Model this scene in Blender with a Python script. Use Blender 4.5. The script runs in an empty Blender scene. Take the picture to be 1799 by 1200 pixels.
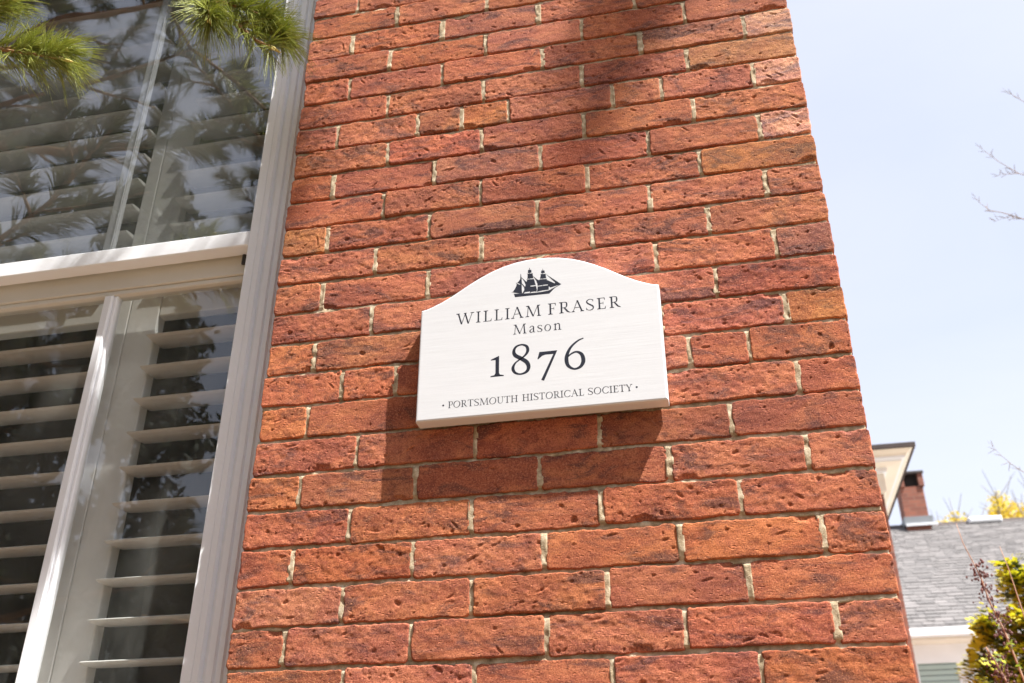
import bpy, math, random
import numpy as np
from mathutils import Vector, Matrix

random.seed(7)
RNG = np.random.default_rng(11)
scene = bpy.context.scene
COL = scene.collection

# ------------------------------------------------------------------ camera
cam_data = bpy.data.cameras.new("camera")
cam = bpy.data.objects.new("camera", cam_data)
COL.objects.link(cam)
scene.camera = cam
cam_right = Vector((0.976945, 0.213489, 0.000466))
cam_up = Vector((0.102626, -0.471539, 0.875853))
cam_fwd = Vector((-0.187204, 0.855613, 0.482578))
rot = Matrix((cam_right, cam_up, -cam_fwd)).transposed()
cam.matrix_world = Matrix.Translation((-0.24767, -1.53486, 1.60035)) @ rot.to_4x4()
cam_data.sensor_width = 36.0
cam_data.lens = 34.645
cam_data.clip_start = 0.02
cam_data.clip_end = 3000.0
cam_data.dof.use_dof = True
cam_data.dof.focus_distance = 1.72
cam_data.dof.aperture_fstop = 6.3

# ------------------------------------------------------------------ sky, sun, exposure
TO_SUN = Vector((69.0, -35.0, 145.0)).normalized()
sun_el = math.asin(TO_SUN.z)
sun_az = math.atan2(TO_SUN.x, TO_SUN.y)
world = bpy.data.worlds.new("World")
scene.world = world
world.use_nodes = True
nt = world.node_tree
sky = nt.nodes.new("ShaderNodeTexSky")
sky.sky_type = 'NISHITA'
sky.sun_disc = False
sky.sun_elevation = sun_el
sky.sun_rotation = sun_az
sky.air_density = 1.0
sky.dust_density = 2.5
sky.ozone_density = 1.0
# thin high cloud veiling the whole sky
wtc = nt.nodes.new("ShaderNodeTexCoord"); wmp = nt.nodes.new("ShaderNodeMapping"); wmp.inputs["Scale"].default_value = (1.0, 2.2, 3.0)
wnz = nt.nodes.new("ShaderNodeTexNoise"); wnz.inputs["Scale"].default_value = 1.6; wnz.inputs["Detail"].default_value = 7; wnz.inputs["Distortion"].default_value = 0.6
wmr = nt.nodes.new("ShaderNodeMapRange"); wmr.inputs[1].default_value = 0.3; wmr.inputs[2].default_value = 0.75; wmr.inputs[3].default_value = 0.54; wmr.inputs[4].default_value = 0.70
wmx = nt.nodes.new("ShaderNodeMix"); wmx.data_type = 'RGBA'; wmx.inputs[7].default_value = (4.2, 4.2, 4.55, 1)
nt.links.new(wtc.outputs["Generated"], wmp.inputs[0]); nt.links.new(wmp.outputs[0], wnz.inputs["Vector"]); nt.links.new(wnz.outputs["Fac"], wmr.inputs[0])
nt.links.new(wmr.outputs[0], wmx.inputs[0]); nt.links.new(sky.outputs[0], wmx.inputs[6])
nt.links.new(wmx.outputs[2], nt.nodes["Background"].inputs[0])
nt.nodes["Background"].inputs[1].default_value = 0.105
sun_data = bpy.data.lights.new("sun", 'SUN')
sun_data.energy = 5.0
sun_data.angle = math.radians(0.53)
sun_data.color = (1.0, 0.972, 0.93)
sun = bpy.data.objects.new("sun", sun_data)
sun.rotation_euler = (-TO_SUN).to_track_quat('-Z', 'Y').to_euler()
sun.location = (3, -3, 9)
COL.objects.link(sun)
scene.view_settings.view_transform = 'Standard'
scene.view_settings.look = 'None'
scene.view_settings.gamma = 1.0
scene.view_settings.use_curve_mapping = False
scene.view_settings.exposure = 1.33
scene.render.engine = 'CYCLES'
scene.cycles.max_bounces = 10
scene.cycles.transparent_max_bounces = 16

# ------------------------------------------------------------------ helpers
def tag(o, label=None, cat=None, group=None, kind=None):
    if label: o["label"] = label
    if cat: o["category"] = cat
    if group: o["group"] = group
    if kind: o["kind"] = kind
    return o

def empty(name, loc=(0, 0, 0), parent=None):
    o = bpy.data.objects.new(name, None)
    o.empty_display_size = 0.1
    COL.objects.link(o)
    o.location = loc
    if parent: o.parent = parent
    return o

def put(name, me, m=None, parent=None, loc=None):
    o = bpy.data.objects.new(name, me)
    if m is not None and not me.materials:
        me.materials.append(m)
    COL.objects.link(o)
    if parent: o.parent = parent
    if loc is not None: o.location = loc
    return o

def mesh_from(name, verts, faces, smooth=False):
    me = bpy.data.meshes.new(name)
    me.from_pydata([tuple(v) for v in verts], [], [tuple(f) for f in faces])
    me.update()
    if smooth:
        me.polygons.foreach_set("use_smooth", [True] * len(me.polygons))
    return me

def mesh_np(name, V, F, smooth=False):
    """V (n,3), F (m,3|4) arrays"""
    V = np.asarray(V, dtype=np.float32); F = np.asarray(F, dtype=np.int32)
    k = F.shape[1]
    me = bpy.data.meshes.new(name)
    me.vertices.add(len(V)); me.vertices.foreach_set("co", V.ravel())
    me.loops.add(F.size); me.loops.foreach_set("vertex_index", F.ravel())
    me.polygons.add(len(F))
    me.polygons.foreach_set("loop_start", np.arange(0, F.size, k, dtype=np.int32))
    me.polygons.foreach_set("loop_total", np.full(len(F), k, dtype=np.int32))
    if smooth:
        me.polygons.foreach_set("use_smooth", np.ones(len(F), dtype=bool))
    me.update(calc_edges=True)
    me.validate()
    return me

class MB:
    """collects simple shapes into one mesh"""
    def __init__(s): s.v = []; s.f = []
    def box(s, x0, x1, y0, y1, z0, z1, b=0.0):
        n = len(s.v)
        if b <= 0:
            s.v += [(x0,y0,z0),(x1,y0,z0),(x1,y1,z0),(x0,y1,z0),(x0,y0,z1),(x1,y0,z1),(x1,y1,z1),(x0,y1,z1)]
            s.f += [(n,n+3,n+2,n+1),(n+4,n+5,n+6,n+7),(n,n+1,n+5,n+4),(n+1,n+2,n+6,n+5),(n+2,n+3,n+7,n+6),(n+3,n,n+4,n+7)]
        else:   # bevelled on the front (-y) edges
            s.v += [(x0,y0+b,z0),(x1,y0+b,z0),(x1,y1,z0),(x0,y1,z0),(x0,y0+b,z1),(x1,y0+b,z1),(x1,y1,z1),(x0,y1,z1),
                    (x0+b,y0,z0+b),(x1-b,y0,z0+b),(x1-b,y0,z1-b),(x0+b,y0,z1-b)]
            s.f += [(n,n+3,n+2,n+1),(n+4,n+5,n+6,n+7),(n+1,n+2,n+6,n+5),(n+2,n+3,n+7,n+6),(n+3,n,n+4,n+7),
                    (n+8,n+9,n+10,n+11),(n,n+1,n+9,n+8),(n+1,n+5,n+10,n+9),(n+5,n+4,n+11,n+10),(n+4,n,n+8,n+11)]
        return s
    def prism_x(s, prof, x0, x1):
        """closed (y,z) profile extruded along x"""
        n = len(s.v); k = len(prof)
        s.v += [(x0, y, z) for y, z in prof] + [(x1, y, z) for y, z in prof]
        for i in range(k):
            j = (i + 1) % k
            s.f.append((n+i, n+j, n+k+j, n+k+i))
        s.f.append(tuple(n+i for i in range(k-1, -1, -1))); s.f.append(tuple(n+k+i for i in range(k)))
        return s
    def prism_z(s, prof, z0, z1):
        n = len(s.v); k = len(prof)
        s.v += [(x, y, z0) for x, y in prof] + [(x, y, z1) for x, y in prof]
        for i in range(k):
            j = (i + 1) % k
            s.f.append((n+i, n+j, n+k+j, n+k+i))
        s.f.append(tuple(n+i for i in range(k-1, -1, -1))); s.f.append(tuple(n+k+i for i in range(k)))
        return s
    def tube(s, pts, radii, sides=6):
        n0 = len(s.v); pts = [Vector(p) for p in pts]
        for i, p in enumerate(pts):
            d = (pts[min(i+1, len(pts)-1)] - pts[max(i-1, 0)]).normalized()
            a = d.cross(Vector((0.31, 0.2, 0.93)))
            if a.length < 1e-3: a = d.cross(Vector((1, 0, 0)))
            a.normalize(); b = d.cross(a)
            for k in range(sides):
                t = 2 * math.pi * k / sides
                s.v.append(tuple(p + (a * math.cos(t) + b * math.sin(t)) * radii[i]))
        for i in range(len(pts) - 1):
            for k in range(sides):
                k2 = (k + 1) % sides
                s.f.append((n0+i*sides+k, n0+i*sides+k2, n0+(i+1)*sides+k2, n0+(i+1)*sides+k))
        s.f.append(tuple(n0+k for k in range(sides-1, -1, -1)))
        e = n0 + (len(pts)-1)*sides
        s.f.append(tuple(e+k for k in range(sides)))
        return s
    def build(s, name, m, parent=None, smooth=False, loc=None):
        return put(name, mesh_from(name, s.v, s.f, smooth), m, parent, loc)

def vnoise(x, y, seed):
    tab = np.random.default_rng(seed).random((64, 64)).astype(np.float32) * 2 - 1
    x = np.asarray(x, float); y = np.asarray(y, float)
    ix = np.floor(x).astype(int); iy = np.floor(y).astype(int)
    fx = x - ix; fy = y - iy
    fx = fx * fx * (3 - 2 * fx); fy = fy * fy * (3 - 2 * fy)
    g = lambda a, b: tab[a % 64, b % 64]
    return (g(ix, iy) * (1-fx) + g(ix+1, iy) * fx) * (1-fy) + (g(ix, iy+1) * (1-fx) + g(ix+1, iy+1) * fx) * fy

# ------------------------------------------------------------------ materials
class NT:
    def __init__(s, name):
        s.m = bpy.data.materials.new(name); s.m.use_nodes = True
        s.t = s.m.node_tree; s.b = s.t.nodes["Principled BSDF"]; s.out = s.t.nodes["Material Output"]
    def n(s, typ, **kw):
        o = s.t.nodes.new(typ)
        for k, v in kw.items(): setattr(o, k, v)
        return o
    def l(s, a, b): s.t.links.new(a, b)
    def val(s, sock, v):
        if hasattr(v, "links") or hasattr(v, "is_output"): s.l(v, sock)
        else: sock.default_value = v
    def mix(s, fac, a, b, typ='MIX'):
        o = s.n("ShaderNodeMix", data_type='RGBA', blend_type=typ)
        s.val(o.inputs[0], fac); s.val(o.inputs[6], a); s.val(o.inputs[7], b)
        return o.outputs[2]
    def noise(s, vec, scale, detail=4, rough=0.55, dist=0.0):
        o = s.n("ShaderNodeTexNoise")
        o.inputs["Scale"].default_value = scale; o.inputs["Detail"].default_value = detail
        o.inputs["Roughness"].default_value = rough; o.inputs["Distortion"].default_value = dist
        if vec is not None: s.l(vec, o.inputs["Vector"])
        return o.outputs["Fac"]
    def ramp(s, fac, stops, interp='LINEAR'):
        o = s.n("ShaderNodeValToRGB"); o.color_ramp.interpolation = interp
        e = o.color_ramp.elements
        while len(e) < len(stops): e.new(0.5)
        for i, (p, c) in enumerate(stops):
            e[i].position = p; e[i].color = c if len(c) == 4 else (*c, 1)
        s.l(fac, o.inputs[0]); return o.outputs[0]
    def map(s, fac, a, b, c=0.0, d=1.0):
        o = s.n("ShaderNodeMapRange"); s.l(fac, o.inputs[0])
        for i, v in enumerate((a, b, c, d)): o.inputs[i+1].default_value = v
        return o.outputs[0]
    def math(s, op, a, b=0.0):
        o = s.n("ShaderNodeMath", operation=op); s.val(o.inputs[0], a); s.val(o.inputs[1], b); return o.outputs[0]
    def bump(s, h, strength, dist, prev=None):
        o = s.n("ShaderNodeBump"); o.inputs["Strength"].default_value = strength; o.inputs["Distance"].default_value = dist
        s.l(h, o.inputs["Height"])
        if prev is not None: s.l(prev, o.inputs["Normal"])
        return o.outputs[0]
    def scale(s, vec, v):
        o = s.n("ShaderNodeMapping"); s.l(vec, o.inputs[0]); o.inputs["Scale"].default_value = v; return o.outputs[0]

def C(r, g, b): return (r, g, b, 1.0)

def simple(name, col, rough=0.6, var=0.12, nscale=8.0, bump=0.0, bscale=60.0, spec=0.4):
    k = NT(name); tc = k.n("ShaderNodeTexCoord")
    f = k.noise(tc.outputs["Object"], nscale, 5)
    dark = tuple(c * (1 - var) for c in col); light = tuple(min(1, c * (1 + var)) for c in col)
    k.l(k.ramp(f, [(0.3, dark), (0.7, light)]), k.b.inputs["Base Color"])
    k.b.inputs["Roughness"].default_value = rough
    k.b.inputs["Specular IOR Level"].default_value = spec
    if bump > 0:
        k.l(k.bump(k.noise(tc.outputs["Object"], bscale, 4), bump, 0.002), k.b.inputs["Normal"])
    return k.m

def brick_material():
    k = NT("old_red_brick")
    tc = k.n("ShaderNodeTexCoord"); oi = k.n("ShaderNodeObjectInfo")
    # every brick reads its own piece of the texture
    off = k.n("ShaderNodeVectorMath", operation='SCALE'); off.inputs[0].default_value = (7.3, 3.1, 11.7)
    k.l(oi.outputs["Random"], off.inputs["Scale"])
    add = k.n("ShaderNodeVectorMath", operation='ADD')
    k.l(tc.outputs["Object"], add.inputs[0]); k.l(off.outputs[0], add.inputs[1])
    P = add.outputs[0]
    PS = k.scale(P, (0.55, 1.0, 1.0))
    big = k.noise(PS, 16, 3, 0.5, 0.6)
    mid = k.noise(PS, 55, 5, 0.62, 0.3)
    fine = k.noise(P, 420, 4, 0.7)
    col = k.ramp(big, [(0.34, (0.315, 0.091, 0.052)), (0.47, (0.44, 0.131, 0.066)), (0.58, (0.52, 0.175, 0.080)), (0.70, (0.45, 0.142, 0.076))])
    col = k.mix(k.map(mid, 0.50, 0.64, 0, 0.62), col, C(0.235, 0.066, 0.045))
    # sooty purple-grey firing marks
    soot = k.noise(k.scale(P, (0.45, 1, 1.2)), 26, 5, 0.66, 0.9)
    col = k.mix(k.map(soot, 0.51, 0.63, 0, 0.78), col, C(0.100, 0.047, 0.044))
    # fine sandy speckle, dark and pale
    col = k.mix(k.map(fine, 0.52, 0.64, 0, 0.80), col, C(0.15, 0.048, 0.034))
    col = k.mix(k.map(fine, 0.47, 0.34, 0, 0.70), col, C(0.64, 0.27, 0.14))
    # traces of lime
    lime = k.noise(P, 90, 6, 0.75, 0.4)
    col = k.mix(k.map(lime, 0.66, 0.74, 0, 0.45), col, C(0.55, 0.42, 0.32))
    tint = k.mix(1.0, col, oi.outputs["Color"], 'MULTIPLY')
    k.l(tint, k.b.inputs["Base Color"])
    k.b.inputs["Roughness"].default_value = 0.88
    k.b.inputs["Specular IOR Level"].default_value = 0.22
    # fine relief: sand grain, small pits, drag marks
    vor = k.n("ShaderNodeTexVoronoi"); vor.inputs["Scale"].default_value = 150
    k.l(k.scale(P, (0.6, 1, 1.25)), vor.inputs["Vector"])
    pits = k.map(vor.outputs["Distance"], 0.05, 0.30)
    gate = k.map(k.noise(P, 38, 2), 0.50, 0.58)
    pit2 = k.math('MAXIMUM', pits, k.math('SUBTRACT', 1.0, gate))
    b1 = k.bump(pit2, 0.75, 0.0020)
    drag = k.noise(k.scale(P, (0.28, 1, 1.6)), 120, 4, 0.6, 0.7)
    b2 = k.bump(drag, 0.40, 0.0020, b1)
    b3 = k.bump(k.noise(P, 480, 5, 0.8), 1.0, 0.0014, b2)
    k.l(b3, k.b.inputs["Normal"])
    return k.m

def mortar_material():
    k = NT("lime_mortar"); tc = k.n("ShaderNodeTexCoord"); P = tc.outputs["Object"]
    f = k.noise(P, 60, 6, 0.65)
    col = k.ramp(f, [(0.3, (0.24, 0.175, 0.105)), (0.5, (0.48, 0.375, 0.245)), (0.7, (0.78, 0.67, 0.50))])
    col = k.mix(k.map(k.noise(P, 9, 3), 0.55, 0.75, 0, 0.5), col, C(0.24, 0.20, 0.145))
    k.l(col, k.b.inputs["Base Color"]); k.b.inputs["Roughness"].default_value = 0.95
    k.b.inputs["Specular IOR Level"].default_value = 0.15
    k.l(k.bump(k.noise(P, 480, 5, 0.7), 0.9, 0.0015), k.b.inputs["Normal"])
    return k.m

def glass_material(name, ior, tint, dust=1.0):
    k = NT(name); tc = k.n("ShaderNodeTexCoord"); P = tc.outputs["Object"]
    fr = k.n("ShaderNodeFresnel"); fr.inputs["IOR"].default_value = ior
    geo = k.n("ShaderNodeNewGeometry")      # one set of reflections per pane: the far face only lets light through
    frf = k.math('MULTIPLY', fr.outputs[0], k.math('SUBTRACT', 1.0, geo.outputs["Backfacing"]))
    gl = k.n("ShaderNodeBsdfGlossy"); gl.inputs["Roughness"].default_value = 0.012
    gl.inputs["Color"].default_value = (0.96, 0.98, 1.0, 1)
    # old panes are never quite flat
    k.l(k.bump(k.noise(P, 3.5, 2, 0.4), 0.06, 0.02), gl.inputs["Normal"])
    tr = k.n("ShaderNodeBsdfTransparent"); tr.inputs["Color"].default_value = (tint, tint * 1.005, tint, 1)
    m1 = k.n("ShaderNodeMixShader"); k.l(frf, m1.inputs[0]); k.l(tr.outputs[0], m1.inputs[1]); k.l(gl.outputs[0], m1.inputs[2])
    df = k.n("ShaderNodeBsdfDiffuse"); df.inputs["Color"].default_value = (0.66, 0.67, 0.62, 1)
    film = k.map(k.noise(k.scale(P, (1, 1, 0.5)), 5, 6, 0.62, 0.8), 0.35, 0.8, 0.008 * dust, 0.055 * dust)
    vor = k.n("ShaderNodeTexVoronoi"); vor.inputs["Scale"].default_value = 120; k.l(P, vor.inputs["Vector"])
    spk = k.map(vor.outputs["Distance"], 0.0, 0.14, 0.30, 0.0)
    spk = k.math('MULTIPLY', spk, k.map(k.noise(P, 45, 3), 0.52, 0.66))
    fac = k.math('ADD', film, spk)
    m2 = k.n("ShaderNodeMixShader"); k.l(fac, m2.inputs[0]); k.l(m1.outputs[0], m2.inputs[1]); k.l(df.outputs[0], m2.inputs[2])
    k.l(m2.outputs[0], k.out.inputs["Surface"])
    return k.m

def plaque_material():
    k = NT("painted_white_board"); tc = k.n("ShaderNodeTexCoord"); P = tc.outputs["Object"]
    g = k.noise(k.scale(P, (7, 60, 90)), 1.6, 5, 0.6, 0.3)
    k.l(k.ramp(g, [(0.3, (0.675, 0.685, 0.70)), (0.7, (0.71, 0.72, 0.735))]), k.b.inputs["Base Color"])
    k.b.inputs["Roughness"].default_value = 0.45
    k.l(k.bump(k.noise(k.scale(P, (5, 60, 110)), 2.2, 5, 0.65), 0.16, 0.0010), k.b.inputs["Normal"])
    return k.m

def leaf_material(name, col, col2, trans=0.35, rough=0.5, scale=30):
    k = NT(name); tc = k.n("ShaderNodeTexCoord")
    f = k.noise(tc.outputs["Object"], scale, 3)
    c = k.ramp(f, [(0.3, col), (0.7, col2)])
    k.l(c, k.b.inputs["Base Color"]); k.b.inputs["Roughness"].default_value = rough
    tl = k.n("ShaderNodeBsdfTranslucent"); k.l(c, tl.inputs["Color"])
    m = k.n("ShaderNodeMixShader"); m.inputs[0].default_value = trans
    k.l(k.b.outputs[0], m.inputs[1]); k.l(tl.outputs[0], m.inputs[2]); k.l(m.outputs[0], k.out.inputs["Surface"])
    return k.m

def shingle_material():
    k = NT("grey_asphalt_shingle"); tc = k.n("ShaderNodeTexCoord"); at = k.n("ShaderNodeAttribute", attribute_name="tone")
    c = k.ramp(at.outputs["Fac"], [(0.0, (0.115, 0.108, 0.106)), (0.5, (0.152, 0.142, 0.138)), (1.0, (0.20, 0.185, 0.180))])
    c = k.mix(k.map(k.noise(tc.outputs["Object"], 60, 4), 0.4, 0.7, 0, 0.4), c, C(0.12, 0.112, 0.11))
    k.l(c, k.b.inputs["Base Color"]); k.b.inputs["Roughness"].default_value = 0.95
    return k.m

def small_brick_material(name):
    k = NT(name); tc = k.n("ShaderNodeTexCoord"); P = k.scale(tc.outputs["Object"], (1, 1, 1))
    sep = k.n("ShaderNodeSeparateXYZ"); k.l(P, sep.inputs[0])
    cmb = k.n("ShaderNodeCombineXYZ"); k.l(k.math('ADD', sep.outputs[0], sep.outputs[1]), cmb.inputs[0]); k.l(sep.outputs[2], cmb.inputs[1])
    bt = k.n("ShaderNodeTexBrick"); k.l(cmb.outputs[0], bt.inputs["Vector"])
    bt.inputs["Color1"].default_value = C(0.33, 0.115, 0.07); bt.inputs["Color2"].default_value = C(0.19, 0.066, 0.045)
    bt.inputs["Mortar"].default_value = C(0.23, 0.13, 0.095); bt.inputs["Scale"].default_value = 1.0
    bt.inputs["Mortar Size"].default_value = 0.006; bt.inputs["Brick Width"].default_value = 0.217; bt.inputs["Row Height"].default_value = 0.0675
    k.l(k.mix(k.map(k.noise(P, 6, 4), 0.4, 0.7, 0, 0.5), bt.outputs["Color"], C(0.20, 0.075, 0.05)), k.b.inputs["Base Color"])
    k.b.inputs["Roughness"].default_value = 0.9
    k.l(k.bump(bt.outputs["Fac"], -0.5, 0.004), k.b.inputs["Normal"])
    return k.m

M = {}
M['brick'] = brick_material(); M['mortar'] = mortar_material(); M['glass'] = glass_material('dusty_window_glass', 1.85, 0.92, 1.7); M['storm_glass'] = glass_material('dusty_storm_glass', 2.4, 0.69, 1.6); M['plaque'] = plaque_material()
M['navy'] = simple('navy_sign_paint', (0.012, 0.014, 0.026), 0.45, 0.2, 40)
M['white_vinyl'] = simple('white_window_vinyl', (0.90, 0.915, 0.945), 0.42, 0.03, 5, 0.06, 200)
M['cream_vinyl'] = simple('cream_sash_paint', (0.72, 0.69, 0.62), 0.45, 0.05, 6, 0.08, 150)
M['shutter'] = simple('ivory_shutter_paint', (0.80, 0.79, 0.755), 0.4, 0.03, 4)
M['dark_metal'] = simple('dark_bronze_metal', (0.035, 0.032, 0.03), 0.4, 0.2, 30)
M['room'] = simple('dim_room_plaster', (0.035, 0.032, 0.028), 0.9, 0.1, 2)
M['bark'] = simple('pine_bark', (0.16, 0.10, 0.065), 0.9, 0.4, 30, 0.8, 60)
M['twig_bark'] = simple('young_pine_bark', (0.33, 0.19, 0.085), 0.8, 0.3, 60, 0.5, 120)
M['needle'] = leaf_material('pine_needles', (0.26, 0.32, 0.055), (0.60, 0.61, 0.19), 0.42, 0.30, 60)
M['backlit_needle'] = leaf_material('backlit_pine_needles', (0.045, 0.072, 0.016), (0.095, 0.125, 0.028), 0.15, 0.5, 20)  # shaded copy of the needles: backlit darkness put into the colour
M['needle_old'] = leaf_material('yellowed_pine_needles', (0.30, 0.22, 0.06), (0.38, 0.30, 0.09), 0.3, 0.45, 40)
M['bud'] = simple('pale_pine_bud', (0.58, 0.47, 0.14), 0.6, 0.2, 200)
M['ground'] = simple('bark_mulch_bed', (0.19, 0.105, 0.05), 0.95, 0.2, 3, 0.6, 40)
M['lawn'] = simple('spring_lawn', (0.065, 0.070, 0.030), 0.95, 0.3, 6, 0.6, 60)
M['stone'] = simple('grey_granite', (0.36, 0.35, 0.34), 0.8, 0.15, 30, 0.4, 90)
M['cream_paint'] = simple('cream_cornice_paint', (0.82, 0.745, 0.63), 0.6, 0.05, 3)
M['white_paint'] = simple('white_house_paint', (0.82, 0.83, 0.85), 0.6, 0.04, 3)
M['roof_dark'] = simple('dark_roof_edge', (0.06, 0.045, 0.04), 0.8, 0.2, 10)
M['shingle'] = shingle_material(); M['small_brick'] = small_brick_material('far_brickwork')
M['flashing'] = simple('white_lead_flashing', (0.72, 0.73, 0.75), 0.4, 0.06, 6)
M['grey_metal'] = simple('grey_flashing', (0.20, 0.21, 0.22), 0.5, 0.1, 6)
M['soot'] = simple('sooty_flue', (0.035, 0.028, 0.025), 0.95, 0.2, 8)
M['blind'] = simple('pale_green_blind', (0.40, 0.50, 0.46), 0.5, 0.04, 3)
M['shrub_green'] = leaf_material('cypress_green', (0.055, 0.090, 0.014), (0.13, 0.175, 0.024), 0.2, 0.6, 12)
M['shrub_gold'] = leaf_material('cypress_golden_tips', (0.50, 0.50, 0.022), (0.70, 0.64, 0.035), 0.35, 0.6, 12)
M['yellow_leaf'] = leaf_material('yellow_blossom', (0.62, 0.44, 0.03), (0.75, 0.58, 0.06), 0.4, 0.6, 3)
M['twig'] = simple('grey_brown_twig', (0.28, 0.235, 0.20), 0.9, 0.25, 40)
M['stem'] = simple('tan_dry_stem', (0.40, 0.24, 0.16), 0.8, 0.2, 60)
M['seed'] = simple('purple_brown_seed_pod', (0.135, 0.060, 0.055), 0.7, 0.3, 120)
M['new_leaf'] = leaf_material('new_green_leaf', (0.25, 0.34, 0.03), (0.34, 0.42, 0.05), 0.35, 0.5, 30)

# ------------------------------------------------------------------ ground
GZ = 0.0
ZJ = 3.39            # height of bed joint number 0
CH = 0.0675          # brick course
o = put("ground", mesh_from("ground", [(-900,-900,GZ),(900,-900,GZ),(900,900,GZ),(-900,900,GZ)], [(0,1,2,3)]), M['lawn'])
tag(o, "spring lawn running around the houses", "ground", kind="structure")
o = MB().box(-6, 3.5, -5.0, -0.02, GZ - 0.05, GZ + 0.012).build("mulch_bed", M['ground'])
tag(o, "brown mulch bed along the foot of the brick wall", "ground", kind="structure")

o = MB().box(0.35, 9.0, 4.5, 12.0, GZ - 0.05, GZ + 0.010).box(2.2, 9.0, -4.0, 4.4995, GZ - 0.05, GZ + 0.010).build("driveway", simple('pale_concrete', (0.48, 0.46, 0.43), 0.9, 0.12, 2, 0.3, 30))  # unseen paving added to bounce sunlight up under the neighbouring cornice
tag(o, "unseen pale concrete driveway beside the brick house", "driveway", kind="structure")

# ------------------------------------------------------------------ brick house
house = tag(empty("brick_house", (-1.0, 0.1, GZ)), "orange-red old brick house wall carrying the white plaque, with a white window", "house")
def H(o):   # parent to the house, keeping world placement
    o.parent = house
    o.matrix_parent_inverse = Matrix.Translation((1.0, -0.1, -GZ))
    return o

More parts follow.
